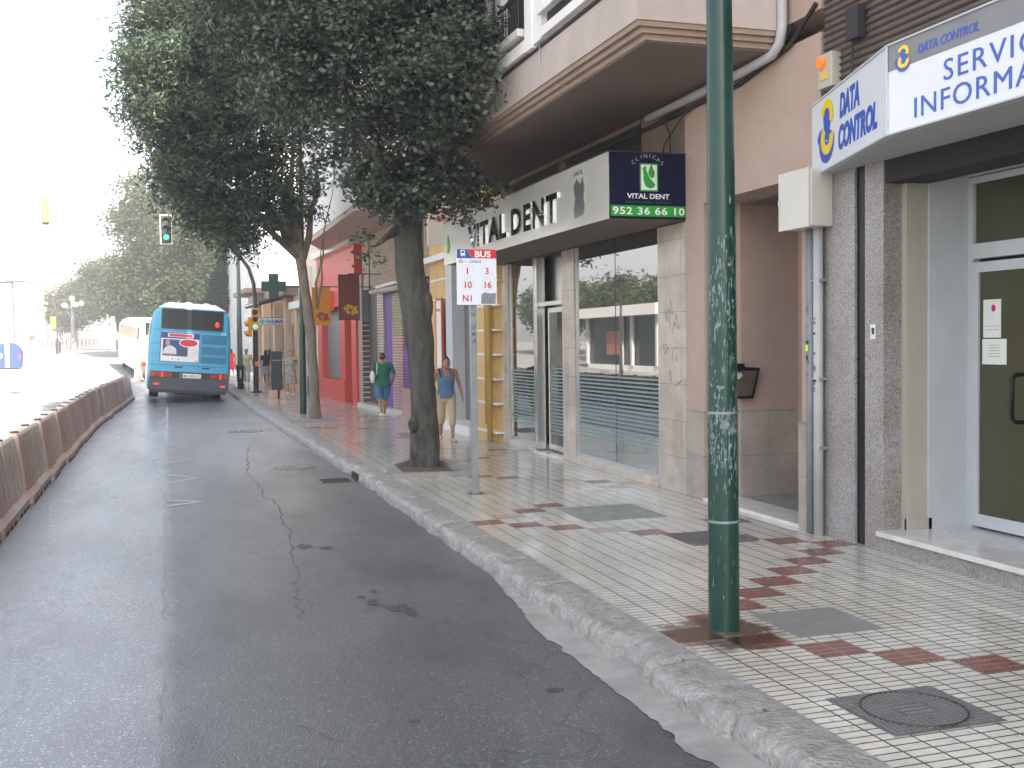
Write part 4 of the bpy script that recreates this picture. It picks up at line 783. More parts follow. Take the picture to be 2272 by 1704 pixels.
fr.box(6.17, 6.24, 7.16, 7.2199, .17, 2.98); fr.box(6.17, 6.24, 5.7, 7.16, 2.93, 2.98); fr.box(6.17, 6.24, 5.7, 7.16, 2.33, 2.45); fr.box(6.17, 6.24, 5.7, 5.76, .17, 2.33)
fo = fr.build('door_frame', None, DB); B(6.20, 6.21, 5.76, 7.16, 2.45, 2.93).build('pane', 'dglass', fo)
dd = MB().use('bwhite'); dd.box(6.16, 6.21, 7.09, 7.15, .19, 2.30); dd.box(6.16, 6.21, 6.52, 7.09, .19, .29); dd.box(6.16, 6.21, 6.52, 7.09, 2.22, 2.30); dd.box(6.16, 6.21, 6.46, 6.52, .19, 2.30)
do = dd.build('glass_door', None, DB); B(6.18, 6.19, 6.52, 7.09, .29, 2.22).build('pane', 'dglass', do)
MB().tube([(6.16, 6.60, 1.42), (6.08, 6.60, 1.42), (6.05, 6.60, 1.39), (6.05, 6.60, 1.09), (6.08, 6.60, 1.06), (6.16, 6.60, 1.06)], .016, 8).build('handle', 'black', do, smooth=True)
pp = MB().use('paper'); pp.box(6.176, 6.179, 6.86, 7.05, 1.70, 2.0); ps = pp.build('notice', None, do)
mb = MB().use('adred').ell((6.175, 6.94, 1.93), (.002, .025, .03), 8, 6).use('paleblue').ell((6.175, 6.955, 1.90), (.001, .04, .05), 8, 6).use('text')
for k in range(2): mb.box(6.1755, 6.176, 6.88, 7.03, 1.79-k*.03, 1.793-k*.03)
mb.build('print', None, ps)
pp = MB().use('paper'); pp.box(6.176, 6.179, 6.80, 7.06, 1.49, 1.69); ps = pp.build('notice', None, do)
mb = MB().use('text')
for k in range(5): mb.box(6.1755, 6.176, 6.87, 6.99, 1.64-k*.022, 1.643-k*.022)
mb.build('print', None, ps)
# slatted upper front
mb = MB().use('slat')
for k in range(44):
    z = 3.95+k*.058
    mb.add([(5.43, -25, z), (5.43, 8.13, z), (5.46, 8.13, z+.026), (5.46, -25, z+.026), (5.455, -25, z-.012), (5.455, 8.13, z-.012)], [(0, 1, 5, 4), (0, 3, 2, 1)])
for k in range(14):
    z = 3.14+k*.058
    mb.add([(5.43, -25, z), (5.43, 8.13, z), (5.46, 8.13, z+.026), (5.46, -25, z+.026), (5.455, -25, z-.012), (5.455, 8.13, z-.012)], [(0, 1, 5, 4), (0, 3, 2, 1)])
mb.build('slat_cladding', None, DB); B(5.458, 5.9, -25, 8.13, 3.121, 3.899).build('slat_backing', 'dark', DB)
B(5.36, 5.43, 7.54, 7.70, 4.14, 4.40).build('junction_box', 'darkm', DB); MB().tube([(5.40, 7.66, 4.14), (5.40, 7.68, 3.8), (5.41, 7.7, 3.4)], .012, 6).build('cable', 'cable', DB)
MB().tube([(5.41, 7.45, 1.72), (5.41, 7.45, 1.73)], .001, 4)
ic = thing('intercom_plate', 'small metal intercom plate on the granite pillar beside the black strip', 'intercom', (5.42, 7.42, 1.76)); B(5.418, 5.4299, 7.385, 7.455, 1.70, 1.82).build('plate', 'steel', ic); B(5.415, 5.418, 7.405, 7.435, 1.74, 1.79).build('button', 'darkm', ic)
# the corner sign
DS = thing('corner_sign', 'white two-sided corner sign reading DATA CONTROL and SERVICIOS INFORMATICOS over the glass door', 'shop sign', (5.0, 6.8, 3.4))
A_, B_ = Vector((5.40, 8.25, 0)), Vector((4.80, 6.41, 0)); ZB, ZT = 3.12, 3.72
d1 = (B_-A_).normalized(); n1 = Vector((d1.y, -d1.x, 0)); n1 = n1 if n1.x < 0 else -n1
mb = MB().use('dcwhite').prism([(5.40, 8.25), (4.80, 6.41), (4.80, 2.5), (4.86, 2.5), (4.86, 6.40), (5.45, 8.22)], ZB, ZT); mb.build('panel', None, DS)
mb = MB().use('bwhite')
for z in (ZT, ZB-.012): mb.prism([(5.39, 8.26), (4.785, 6.41), (4.785, 2.5), (4.83, 2.5), (4.83, 6.42), (5.43, 8.26)], z, z+.012)
mb.tube([(4.792, 6.41, ZB), (4.792, 6.41, ZT)], .009, 6); mb.build('edge_trim', None, DS)
mb = MB().use(mat('ribbed_soffit', (.42, .43, .43), .5))
for k in range(15):
    x = 4.87+k*.038; yl = 6.42+(x-4.86)*3.07 if x < 5.4 else 8.1
    mb.box(x, x+.024, 2.5, min(8.1, yl), ZB-.012, ZB-.001)
mb.box(4.865, 5.43, 2.5, 6.4, ZB, ZB+.01); mb.prism([(4.865, 6.4), (5.43, 6.4), (5.43, 8.12)], ZB+.0, ZB+.01); mb.build('ribbed_underside', None, DS)
mb = MB().use('dcgrey').box(4.7975, 4.7995, 2.5, 6.405, 3.545, 3.72); mb.build('grey_band', None, DS)
def arc(c, r0, r1, a0, a1, ry=1., n=20):
    o = [(c[0]+r1*math.cos(R(a0+(a1-a0)*i/n)), c[1]+r1*ry*math.sin(R(a0+(a1-a0)*i/n))) for i in range(n+1)]
    return o+[(c[0]+r0*math.cos(R(a1+(a0-a1)*i/n)), c[1]+r0*ry*math.sin(R(a1+(a0-a1)*i/n))) for i in range(n+1)]
def dclogo(mb, o, u, v, s):
    o = Vector(o); u = Vector(u).normalized()*s*1.3; v = Vector(v)*s; n = u.cross(v).normalized()
    mb.use('dcblue').slab(arc((.0, -.36), .02, .68, -195, 12, 1.05), o, u, v, .003); mb.slab(arc((.06, .42), .0, .36, 0, 359, 1.0), o, u, v, .0024)
    mb.slab([(-.85, -.1), (-.62, .12), (-.2, .2), (.1, .1), (.45, -.1), (.5, -.3), (-.3, -.3), (-.62, -.28), (-.62, -.12), (-.78, -.32)], o, u, v, .0028)
    mb.slab([(-.18, .15), (.28, .38), (.32, .1), (.1, -.1)], o, u, v, .0026)
    mb.use('dcyel').slab(arc((.05, .48), .27, .56, 165, -35, 1.0), o+n*.003, u, v, .003)
    mb.slab(arc((.08, -.25), .24, .56, 130, 372, 1.0), o+n*.0032, u, v, .003)
mb = MB()
L1 = (B_-A_).length
P = lambda t, z: tuple(A_+d1*t*L1+n1*.001+Vector((0, 0, z)))
dclogo(mb, P(.235, 3.43), d1, V, .245); mb.build('large_emblem', None, DS)
mb = MB().use('dcblue'); mb.text('DATA', P(.425, 3.455), d1, V, .23, .003, .045, .92, shear=.15, fit=(.50, .195)); mb.text('CONTROL', P(.405, 3.205), d1, V, .23, .003, .045, .98, shear=.15, fit=(.94, .20))
mb.text('SERVICIOS', (4.799, 5.84, 3.355), UW, V, .165, .003, .0, 1.1, spacing=1.15, fit=(1.20, .135)); mb.text('INFORMATICOS', (4.799, 6.125, 3.175), UW, V, .175, .003, .0, 1.02, spacing=1.1, fit=(1.76, .135)); mb.text('DATA CONTROL', (4.797, 6.09, 3.59), UW, V, .092, .003, .015, .9, shear=.2, fit=(.57, .062))
mb.build('lettering', None, DS)
mb = MB(); dclogo(mb, (4.7968, 6.24, 3.60), UW, V, .082); mb.build('small_emblem', None, DS)
# alarm, meter box, pipes, mailbox
al = thing('alarm_box', 'beige alarm box with a glowing orange lamp on the slatted wall', 'alarm', (5.4, 8.0, 3.97)); bevel(B(5.36, 5.46, 7.90, 8.11, 3.83, 4.12).build('casing', 'cream', al), .008)
MB().ell((5.345, 8.03, 4.045), (.035, .055, .05), 14, 10).build('lamp', 'amber', al, smooth=True); B(5.354, 5.3595, 7.95, 8.06, 3.90, 3.97).build('sticker', mat('sticker_ochre', (.65, .42, .1), .5), al)
bx = thing('meter_box', 'cream metal meter box fixed high on the wall beside the pink doorway', 'meter box', (5.3, 8.2, 2.9)); bevel(B(5.215, 5.43, 7.98, 8.45, 2.665, 3.15).build('casing', 'boxcream', bx), .01); B(5.195, 5.213, 7.99, 8.46, 2.66, 3.16).build('door', 'boxcream', bx); B(5.185, 5.195, 8.43, 8.45, 2.88, 2.93).build('latch', 'steel', bx)
pt = thing('cable_conduit', 'pair of grey vertical conduits with torn stickers running down from the meter box', 'conduit', (5.38, 8.17, 0))
for y in (8.225, 8.115): MB().tube([(5.37, y, -.01), (5.37, y, 2.67)], .042, 12).build('pipe', 'pvc' if y < 8.2 else mat('conduit_grey', (.22, .23, .25), .5, var=.1), pt, smooth=True)
mb = MB()
for z in (.75, 1.35, 2.2): mb.box(5.35, 5.43, 8.06, 8.28, z, z+.025)
mb.build('clamp', 'galv', pt); mb = MB()
for k in range(26): z = random.choice([random.gauss(1.75, .15), random.gauss(1.4, .12)]); y = random.choice([8.225, 8.115]); mb.box(5.326, 5.3275, y-.012-random.random()*.012, y+.01, z, z+random.uniform(.01, .05))
mb.build('sticker_remnant', 'scrape', pt); B(5.325, 5.3265, 8.205, 8.245, 1.60, 1.655).build('lime_sticker', 'lime', pt)
mbx = thing('mailbox', 'dark wooden wall mailbox with glass front inside the pink doorway', 'mailbox', (5.8, 10.12, 1.25))
UM, VM = (1, 0, 0), (0, 0, 1)
MB().slab([(5.60, 1.40), (5.72, 1.425), (5.98, 1.405), (5.90, 1.085), (5.60, 1.085)], (0, 10.2, 0), UM, VM, .09).build('case', 'black', mbx)
MB().slab([(5.64, 1.375), (5.945, 1.38), (5.875, 1.115), (5.63, 1.11)], (0, 10.109, 0), UM, VM, .004).build('front_pane', 'brass', mbx); B(5.66, 5.79, 10.10, 10.2, 1.42, 1.455).build('lid', 'black', mbx)
MB().slab([(5.68, 1.30), (5.73, 1.29), (5.765, 1.33), (5.75, 1.355), (5.71, 1.36), (5.69, 1.34)], (0, 10.1045, 0), UM, VM, .002).build('sticker', 'greyc', mbx)

# ------------------------------------------------------------------ yellow building
YB = thing('yellow_building', 'ochre yellow building with white joints and grey shutter next to the dental shop', 'building', (5.43, 20, 0))
mb = MB().use('yellow'); mb.box(5.75, 14, 17.51, 22.8, 0, 16); mb.box(5.43, 5.75, 17.51, 22.8, 3.45, 16); mb.box(5.43, 5.75, 17.51, 18.95, 0, 3.45); mb.box(5.43, 5.75, 21.15, 22.8, 0, 3.45); mb.box(5.30, 5.43, 18.05, 18.70, 0, 3.3)
mb.build('wall', None, YB)
mb = MB().use('white')
for z in (.15, .64, 1.06, 1.48, 1.90, 2.32, 2.74, 3.15): mb.box(5.29, 5.43, 17.52, 18.705, z, z+.035) if z < 3.3 else 0
for z in (2.6, 3.0): mb.box(5.42, 5.43, 21.16, 22.7, z, z+.035)
mb.box(5.25, 5.43, 17.52, 22.8, 3.38, 3.5); mb.box(5.2, 5.75, 18.95, 21.1, .0, .18); mb.build('joint_band', None, YB)
MB().tube([(5.24, 17.72, -.01), (5.24, 17.72, 6)], .05, 10).build('downpipe', 'ochre', YB, smooth=True); MB().tube([(5.24, 17.9, .3), (5.24, 17.9, 6)], .03, 8).build('downpipe', 'ochre', YB, smooth=True)
mb = MB().use('bwhite').box(5.36, 5.75, 20.65, 21.15, .18, 3.38); mb.build('grey_pilaster', None, YB)
mb = MB().use('shutd').box(5.66, 5.7, 18.95, 20.65, .18, 3.38); mb.use('shut').box(5.62, 5.66, 19.9, 20.65, .18, 3.38)
for k in range(60): mb.box(5.645, 5.66, 18.96, 19.89, .2+k*.053, .225+k*.053)
for k in range(60): mb.box(5.605, 5.62, 19.9, 20.64, .2+k*.053, .225+k*.053)
mb.build('shutter', None, YB)
fs_ = MB().use('redp'); fs_.box(5.30, 5.34, 21.28, 21.33, 1.2, 2.62); fs_.box(5.30, 5.34, 21.75, 21.80, 1.2, 2.62); fs_.box(5.30, 5.34, 21.33, 21.75, 2.57, 2.62)
t_ = thing('wall_notice', 'tall white notice board in a thin red frame beside the yellow wall', 'notice board', (5.32, 21.5, 1.2)); fs_.build('frame', None, t_); B(5.31, 5.33, 21.33, 21.75, 1.2, 2.57).build('board', 'paper', t_); mb = MB().use('redtext').text('PUERTAS', (5.309, 21.72, 2.35), UW, V, .08, .002, .02, 1.0); mb.build('lettering', None, t_)
mb = MB().use('dustyp'); mb.box(5.0, 5.43, 18.2, 22.7, 4.7, 4.8); mb.build('balcony', None, YB)
# brown letter sign above
ps_ = thing('projecting_sign', 'white projecting sign with red border reading PUERTAS above the yellow shop', 'shop sign', (5.3, 20, 4.3))
B(4.75, 5.70, 20.02, 20.08, 3.55, 4.56).build('panel', 'paper', ps_); mb = MB().use('redp')
mb.box(4.74, 5.71, 20.01, 20.019, 4.53, 4.57); mb.box(5.68, 5.71, 20.01, 20.019, 4.2, 4.53); mb.box(4.74, 5.71, 20.01, 20.019, 4.18, 4.21); mb.build('border', None, ps_)
mb = MB().use('text').text('PUERTAS', (4.87, 20.019, 4.30), U, V, .145, .003, .012, 1.18, spacing=1.1); mb.use('redtext').text('Auto Pola', (4.9, 20.019, 4.02), U, V, .15, .003, .02, 1.0); mb.build('lettering', None, ps_)
# ------------------------------------------------------------------ purple shop building with tan brick above
PB = thing('brick_front_building', 'building with tan brick upper wall, purple shop front and tiled columns behind the tree', 'building', (5.4, 25.5, 0))
mb = MB().use('tan'); fb(mb, 22.81, 29.3, 3.15, 4.6, .0, .4); fb(mb, 22.81, 29.3, 4.6, 16, -.1, 8); fb(mb, 22.81, 29.3, 0, 4.6, -.42, 8); mb.build('wall', None, PB)
mb = MB().use('purple'); fb(mb, 26.2, 26.95, .1, 3.0, .02, .4); fb(mb, 24.62, 25.25, .65, 3.0, .02, .4); fb(mb, 22.85, 23.6, 0, 3.1, .02, .4); mb.build('purple_panel', None, PB)
mb = MB().use('tilecol'); fb(mb, 26.96, 27.55, .1, 3.05, .06, .4); mb.use('tilepink'); fb(mb, 25.3, 26.15, .1, 1.9, .06, .4); mb.use('tilegreen'); fb(mb, 25.3, 26.15, 1.9, 2.95, .06, .4); fb(mb, 24.0, 24.6, .65, 3.0, .05, .4); mb.build('tiled_column', None, PB)
mb = MB().use('pinkm'); fb(mb, 23.65, 25.25, 0, .65, .1, .4); mb.build('marble_base', None, PB)
mb = MB().use('shutd'); fb(mb, 27.56, 29.2, .15, 3.15, -.15, .4); mb.build('dark_doorway', None, PB)
mb = MB().use('marble'); fb(mb, 25.26, 29.2, 0, .12, .22, .3); mb.build('step', None, PB)
mb = MB().use('tilecol'); fb(mb, 29.21, 29.75, 0, 2.3, .05, .3); mb.use('greyst'); fb(mb, 29.21, 29.75, 2.3, 3.6, .05, .3); mb.build('side_pillar', None, PB)
mb = MB().use('darkm')
for y in (23.2, 25.4, 27.4, 28.4): fb(mb, y, y+.08, 3.15, 4.6, .03, 0)
mb.build('dark_post', None, PB)
aw = thing('rolled_awning', 'rolled pale awning above the purple shop front', 'awning', (5.2, 26, 3.05)); MB().tube([(5.12, 24.7, 2.99), (5.02, 27.55, 3.02)], .065, 12).build('roll', 'cream', aw, smooth=True); MB().box(5.1, 5.4, 25, 27.4, 3.1, 3.17).build('cassette', 'white', aw)
# ------------------------------------------------------------------ red shop building with projecting upper floor
RB = thing('red_shop_building', 'building with bright red shop front under a projecting pale upper floor', 'building', (5.1, 33, 0))
mb = MB().use('redp'); fb(mb, 29.76, 30.35, 0, 3.55, .12, .3); fb(mb, 35.55, 36.3, .0, 4.55, .06, .3); fb(mb, 30.36, 35.54, 2.85, 4.5, .02, .3); fb(mb, 31.5, 32.0, .12, 2.85, .1, .3); mb.build('wall', None, RB)
mb = MB().use('orange'); fb(mb, 33.7, 36.2, 2.75, 3.35, .25, 0); fb(mb, 30.36, 30.6, .12, 2.6, .08, .3); mb.build('orange_canopy', None, RB)
mb = MB().use('redp'); fb(mb, 31.47, 35.53, .0, .62, .14, .2); fb(mb, 32.0, 32.3, .62, 2.85, .1, .3); mb.build('panel', None, RB)
mb = MB().use('shut'); fb(mb, 32.31, 35.54, .63, 2.85, -.12, .3); mb.use('shutd'); fb(mb, 30.61, 31.49, .12, 2.8, -.12, .3); mb.build('shutter', None, RB)
mb = MB().use('dustyp'); fb(mb, 29.31, 36.5, 4.6, 16, -.35, 9); fb(mb, 29.76, 36.5, 0, 4.6, -.31, 9); mb.build('body', None, RB)
mb = MB().use('marble'); fb(mb, 30.0, 36.5, 4.5, 4.7, .22, .3); mb.build('cornice', None, RB)
mb = MB().use('dustyp').prism([(3.98, 23.6), (5.6, 23.6), (5.6, 33.8), (4.62, 33.8), (3.98, 31.6)], 4.62, 4.75); mb.build('bay_soffit', None, RB)
mb = MB().use('white').prism([(3.96, 23.5), (5.5, 23.5), (5.5, 33.9), (4.6, 33.9), (3.96, 31.7)], 4.751, 17.5); mb.build('bay', None, RB)
for k in range(4):
    for z in (5.6, 8.6, 11.5): f_ = B(3.935, 3.96, 24.4+k*1.8, 25.5+k*1.8, z, z+1.4).build('window', 'greyc', RB); B(3.925, 3.935, 24.48+k*1.8, 25.42+k*1.8, z+.08, z+1.32).build('pane', 'win', f_)
# two hanging banners
def banner(x0, x1, y, z0, z1, m1, m2, label):
    t = thing('hanging_banner', label, 'banner', ((x0+x1)/2, y, z0), 'banners hanging by the red shop'); B(x0, x1, y, y+.03, z0, z1).build('cloth', m1, t)
    mb = MB(); c = ((x0+x1)/2+.08*(x1-x0), z0+.22*(z1-z0)); rs_ = random.Random(3); w_ = x1-x0
    for k in range(16):
        a = rs_.uniform(0, 6.28); d = rs_.uniform(.02, .24)*w_; px, pz = c[0]+d*1.3*math.cos(a), c[1]+d*1.1*math.sin(a); L_ = .13*w_; an = rs_.uniform(0, 6.28)
        pl = [(px+L_*rs_.uniform(.4, 1)*math.cos(q_), pz+L_*rs_.uniform(.4, 1)*math.sin(q_)) for q_ in np.linspace(an, an+6.28, 8)[:-1]]
        pl = [(min(x1-.01, max(x0+.01, a_)), max(z0+.01, b_)) for a_, b_ in pl]; mb.slab(pl, (0, y-.0005-.0003*k, 0), U, V, .0002)
    mb.build('leaf_print', m2, t); B((x0+x1)/2-.02, 5.2, y+.005, y+.025, z1, z1+.025).build('bracket', 'darkm', t)
banner(3.60, 4.07, 28.2, 2.20, 3.18, 'orab', 'maroon', 'orange banner with a maroon leaf print beside the pale tree trunk')
banner(4.10, 4.63, 27.0, 2.30, 3.44, 'brownb', 'gold', 'maroon banner with a gold leaf print in front of the red shop')
# ------------------------------------------------------------------ cream/grey building + pharmacy row
GB = thing('cream_building', 'narrow cream and grey building between the red shop and the pharmacy', 'building', (4.8, 38.5, 0))
mb = MB().use('palebld'); fb(mb, 36.51, 40.6, 0, 12.5, -.02, 9); fb(mb, 37.6, 38.2, .0, 4.4, .08, .1); mb.build('wall', None, GB)
mb = MB().use('greyst'); fb(mb, 36.52, 38.3, 0, .58, .12, .1); mb.build('plinth', None, GB)
f_ = MB().use('white'); fb(f_, 36.6, 37.5, .9, 2.6, .04, .1); f_ = f_.build('window', None, GB); g_ = MB().use('win'); fb(g_, 36.7, 37.4, 1.0, 2.5, .06, 0); g_.build('pane', None, f_)
mb = MB().use('white'); fb(mb, 36.52, 40.59, 3.0, 3.25, .35, .1); mb.build('ledge', None, GB)
PH = thing('pharmacy_building', 'low warm coloured pharmacy building with brown eaves far along the pavement', 'building', (4.3, 46, 0))
mb = MB().use('warm'); fb(mb, 40.61, 54, -.05, 3.85, -.3, 9)
for y0, y1 in ((40.7, 41.3), (43.2, 43.7), (46.0, 46.5), (49.2, 49.8), (52.6, 53.9)): fb(mb, y0, y1, -.05, 3.6, .05, .3)
mb.build('wall', None, PH)
mb = MB().use('shut'); 
for y0, y1 in ((41.35, 43.15), (46.55, 49.15)): fb(mb, y0, y1, .3, 2.5, -.2, .3)
mb.build('shutter', None, PH)
mb = MB().use('greyst'); fb(mb, 43.8, 45.9, .2, 2.4, -.25, .3); fb(mb, 49.9, 52.5, .2, 2.4, -.25, .3); mb.build('shop_window', None, PH)
for a_ in ((40.62, 45.5, 3.55, 3.85, .5, .3), (48.5, 54.1, 4.0, 4.2, .9, .5)): mb = MB().use('eaves'); fb(mb, *a_); mb.build('eaves', None, PH)
mb = MB().use('cream'); mb.add([(3.75, 50, 3.55), (4.45, 50, 3.75), (4.45, 50, 4.22), (3.75, 50, 3.95), (3.75, 53, 3.55), (4.45, 50.4, 3.75), (4.45, 50.4, 4.22), (3.75, 53, 3.95)], [(0, 1, 2, 3), (4, 7, 6, 5), (0, 3, 7, 4), (3, 2, 6, 7), (0, 4, 5, 1), (1, 5, 6, 2)]); mb.build('box_sign', None, PH)
mb = MB()
for k in range(9):
    y = 44.2+k*.5; mb.use('tlk' if 1 else '').tube([(wx(y)-.95, y, 3.35), (wx(y)-.5, y, 3.5), (wx(y), y, 3.6)], .09, 8)
mb.use('paleblue')
for k in range(9): y = 44.45+k*.5; mb.tube([(wx(y)-.97, y, 3.37), (wx(y)-.5, y, 3.52)], .05, 8)
mb.build('scalloped_awning', None, PH)
fs_ = thing('pharmacy_sign', 'horizontal sign reading FARMACIA with a green cross at its left end', 'shop sign', (4.1, 44, 2.65)); B(3.50, 4.75, 44.0, 44.1, 2.50, 2.79).build('panel', 'greyc', fs_); MB().box(3.49, 4.76, 43.99, 43.999, 2.785, 2.8).box(3.49, 4.76, 43.99, 43.999, 2.49, 2.505).build('border', 'darkm', fs_)
mb = MB().use('bluet').text('FARMACIA', (3.78, 43.999, 2.565), U, V, .21, .004, .02, .98); mb.build('lettering', None, fs_)
mb = MB().use(mat('cross_green', (.03, .33, .20), .5)).box(3.54, 3.74, 43.985, 43.998, 2.61, 2.68).box(3.605, 3.675, 43.98, 43.997, 2.54, 2.75); mb.build('green_cross', None, fs_)
cx_ = thing('pharmacy_cross', 'large dark green cross sign sticking out above the pharmacy', 'pharmacy cross', (3.8, 40.3, 3.4)); mb = MB().use(mat('dark_cross', (.012, .04, .035), .5)).box(3.33, 4.22, 40.3, 40.5, 3.66, 4.03).box(3.60, 3.95, 40.295, 40.51, 3.40, 4.30); mb.build('box', None, cx_); B(4.22, 4.75, 40.36, 40.42, 3.80, 3.87).build('bracket', 'darkm', cx_)
ss = thing('shop_sign', 'small white shop sign with red and blue print next to the pharmacy sign', 'shop sign', (4.9, 43, 2.6)); B(4.68, 5.0, 42.9, 42.98, 2.42, 2.98).build('panel', 'paper', ss); mb = MB().use('redtext').text('VIL', (4.70, 42.899, 2.80), U, V, .16, .004, .02, 1.0).use('bluet').text('MUE', (4.72, 42.899, 2.48), U, V, .10, .004, .02, 1.0); mb.build('lettering', None, ss)
WB = thing('white_building', 'plain white building end wall rising behind the pharmacy', 'building', (6, 60, 0)); mb = MB().use('wbld').add([(4.88, 60, 0), (14, 60, 0), (14, 60, 12.5), (4.88, 60, 12.5), (4.0, 84, 0), (14, 84, 0), (14, 84, 7.5), (4.0, 84, 7.5)], [(0, 1, 2, 3), (4, 7, 6, 5), (0, 3, 7, 4), (3, 2, 6, 7), (1, 5, 6, 2)]); mb.build('wall', None, WB); mb = MB().use('eaves').add([(4.75, 59.9, 12.5), (14, 59.9, 12.5), (14, 59.9, 12.7), (4.75, 59.9, 12.7), (3.85, 84, 7.5), (14, 84, 7.5), (14, 84, 7.7), (3.85, 84, 7.7)], [(0, 1, 2, 3), (4, 7, 6, 5), (0, 3, 7, 4), (3, 2, 6, 7), (0, 4, 5, 1)]); mb.build('roof', None, WB)
for z in (4.2, 7.2): f_ = B(6.9, 7.5, 59.95, 60.0, z, z+1.3).build('window', 'greyc', WB); B(6.95, 7.45, 59.94, 59.95, z+.05, z+1.25).build('pane', 'win', f_)

# ------------------------------------------------------------------ buses
def wheel(par, x, y, z=-.02, r=.48, w_=.3):
    t = MB().tube([(x-w_/2, y, z+r), (x+w_/2, y, z+r)], r, 26).build('wheel', 'tyre', par, smooth='auto'); MB().tube([(x-w_/2-.01, y, z+r), (x+w_/2+.01, y, z+r)], r*.55, 18).build('rim', 'alu', t); return t
def bus(label, loc, yaw, roll, length, rear_detail=True):
    t = thing('city_bus', label, 'bus', (0, 0, 0), 'city buses waiting in the bus lane')
    BX = [(-1.27, .35), (-1.27, 1.0), (-1.25, 2.0), (-1.17, 2.78), (-.98, 2.97), (.98, 2.97), (1.17, 2.78), (1.25, 2.0), (1.27, 1.0), (1.27, .35)]
    mb = MB(); n = len(BX)
    def ring(y, s=1., zs=0): return [(x*s, y, z+zs) for x, z in BX]
    vs = ring(0, .965)+ring(.10, 1)+ring(length-.2, 1)+ring(length, .95); fs = [tuple(range(n))]
    for k in range(3):
        for i in range(n): j = (i+1) % n; fs.append((k*n+j, k*n+i, (k+1)*n+i, (k+1)*n+j))
    fs.append(tuple(3*n+i for i in range(n))[::-1]); mb.use('blueb').add(vs, fs)
    bevel(mb.build('body', None, t), .05, 3)
    mb = MB().use('buswhite'); mb.add([(-1.05, .05, 2.955), (1.05, .05, 2.955), (1.05, length-.3, 2.955), (-1.05, length-.3, 2.955), (-.72, .25, 3.14), (.72, .25, 3.14), (.72, length-1, 3.14), (-.72, length-1, 3.14)], [(0, 1, 5, 4), (1, 2, 6, 5), (2, 3, 7, 6), (3, 0, 4, 7), (4, 5, 6, 7)]); mb.ell((-.1, .45, 3.14), (.12, .2, .05)); mb.ell((.45, .45, 3.14), (.12, .2, .05)); mb.build('roof', None, t)
    mb = MB().use('buswhite'); mb.box(-1.283, -1.272, .3, length-.4, .36, 2.05) ; mb.box(1.272, 1.283, .3, length-.4, .36, 1.2); mb.build('side_panel', None, t)
    for sx in (-1, 1):
        for k in range(int(length/1.7)-1):
            y0 = .7+k*1.7; q = MB().use('busglass').add([(sx*1.268, y0, 1.35 if sx > 0 else 2.06), (sx*1.268, y0+1.5, 1.35 if sx > 0 else 2.06), (sx*1.20, y0+1.5, 2.68), (sx*1.20, y0, 2.68)], [(0, 1, 2, 3)] if sx < 0 else [(3, 2, 1, 0)])
            q.v = [(x+sx*.02, y, z) for x, y, z in q.v]; q.build('side_window', None, t)
    for x in (-1.02, 1.02):
        for y in (2.6, length-2.6): wheel(t, x, y)
    # rear face, y = 0 plane, details stand proud towards -y
    B(-1.22, 1.22, -.05, .3, .34, .71).build('bumper', 'bumper', t); B(-1.18, 1.18, -.03, .3, .24, .339).build('lower_bumper', 'bumper2', t)
    mb = MB().use('tlk').box(-1.2, 1.2, -.02, .05, .712, .92); mb.build('light_panel', None, t)
    for a, b in ((-1.21, -.52), (.66, 1.21)):
        tl = B(a, b, -.045, -.021, .735, .90).build('tail_light', 'redl', t); MB().box((a+b)/2+.02, (a+b)/2+.07, -.052, -.0455, .74, .895).build('lit_lens', 'redon', tl); MB().box(a+.01 if a < 0 else b-.12, a+.14 if a < 0 else b-.01, -.052, -.0455, .74, .895).build('indicator', mat('indicator_lens', (.30, .06, .015), .3), tl)
    for x in (-.98, 1.06): B(x-.08, x+.08, -.06, -.0505, .485, .535).build('reflector', 'redon', t)
    np_ = B(-.27, .37, -.04, -.0205, .735, .875).build('number_plate', 'paper', t); mb = MB().use('bluet').box(-.265, -.19, -.043, -.0402, .74, .87).use('text').text('MA 2476 CS', (-.17, -.0402, .765), U, V, .105, .002, .01, .92); mb.build('lettering', None, np_)
    rw = B(-.90, .96, -.008, .03, 2.32, 2.90).build('rear_window', 'busglass', t); mb = MB().use('darkm'); mb.box(-.93, -.90, -.012, .03, 2.28, 2.93); mb.box(.96, .99, -.012, .03, 2.28, 2.93); mb.box(-.90, .96, -.012, .03, 2.28, 2.32); mb.box(-.93, .99, -.012, .03, 2.902, 2.935); mb.build('frame', None, rw)
    MB().ell((.80, -.01, 2.50), (.07, .03, .09)).build('lit_lamp', 'redon', rw); mb = MB().use('greyc').box(-.85, -.6, -.003, -.0005, 2.42, 2.5); 
    mb = MB().use(mat('panel_line', (.012, .10, .18), .5))
    for z in (2.235, 1.80, 1.47): mb.box(-1.235, -.93 if z < 2.2 else 1.235, -.003, .03, z, z+.012); mb.box(.3, 1.235, -.003, .03, z, z+.012)
    mb.box(-.93, -.915, -.003, .03, 1.2, 2.23); mb.box(-1.2, 1.2, -.003, .03, 1.12, 1.135); mb.build('panel_gap', None, t)
    for z0, z1 in ((1.85, 2.15), (1.52, 1.76), (1.23, 1.43)):
        g_ = B(.34, 1.12, -.004, .03, z0, z1).build('vent_grille', mat('vent_blue', (.015, .11, .21), .5), t); mb = MB().use('blueb'); nn = int((z1-z0)/.035)
        for k in range(nn): mb.box(.36, 1.10, -.012, -.0045, z0+.01+k*.035, z0+.022+k*.035)
        mb.build('louvre', None, g_)
    for x in (-.34, .50): B(x-.12, x+.12, -.02, .0, 1.05, 1.095).build('handle', 'darkm', t)
    MB().use('wlet').text('310', (1.0, -.003, 2.175), U, V, .11, .003, .01, 1.0, 'CENTER').build('fleet_number', None, t)
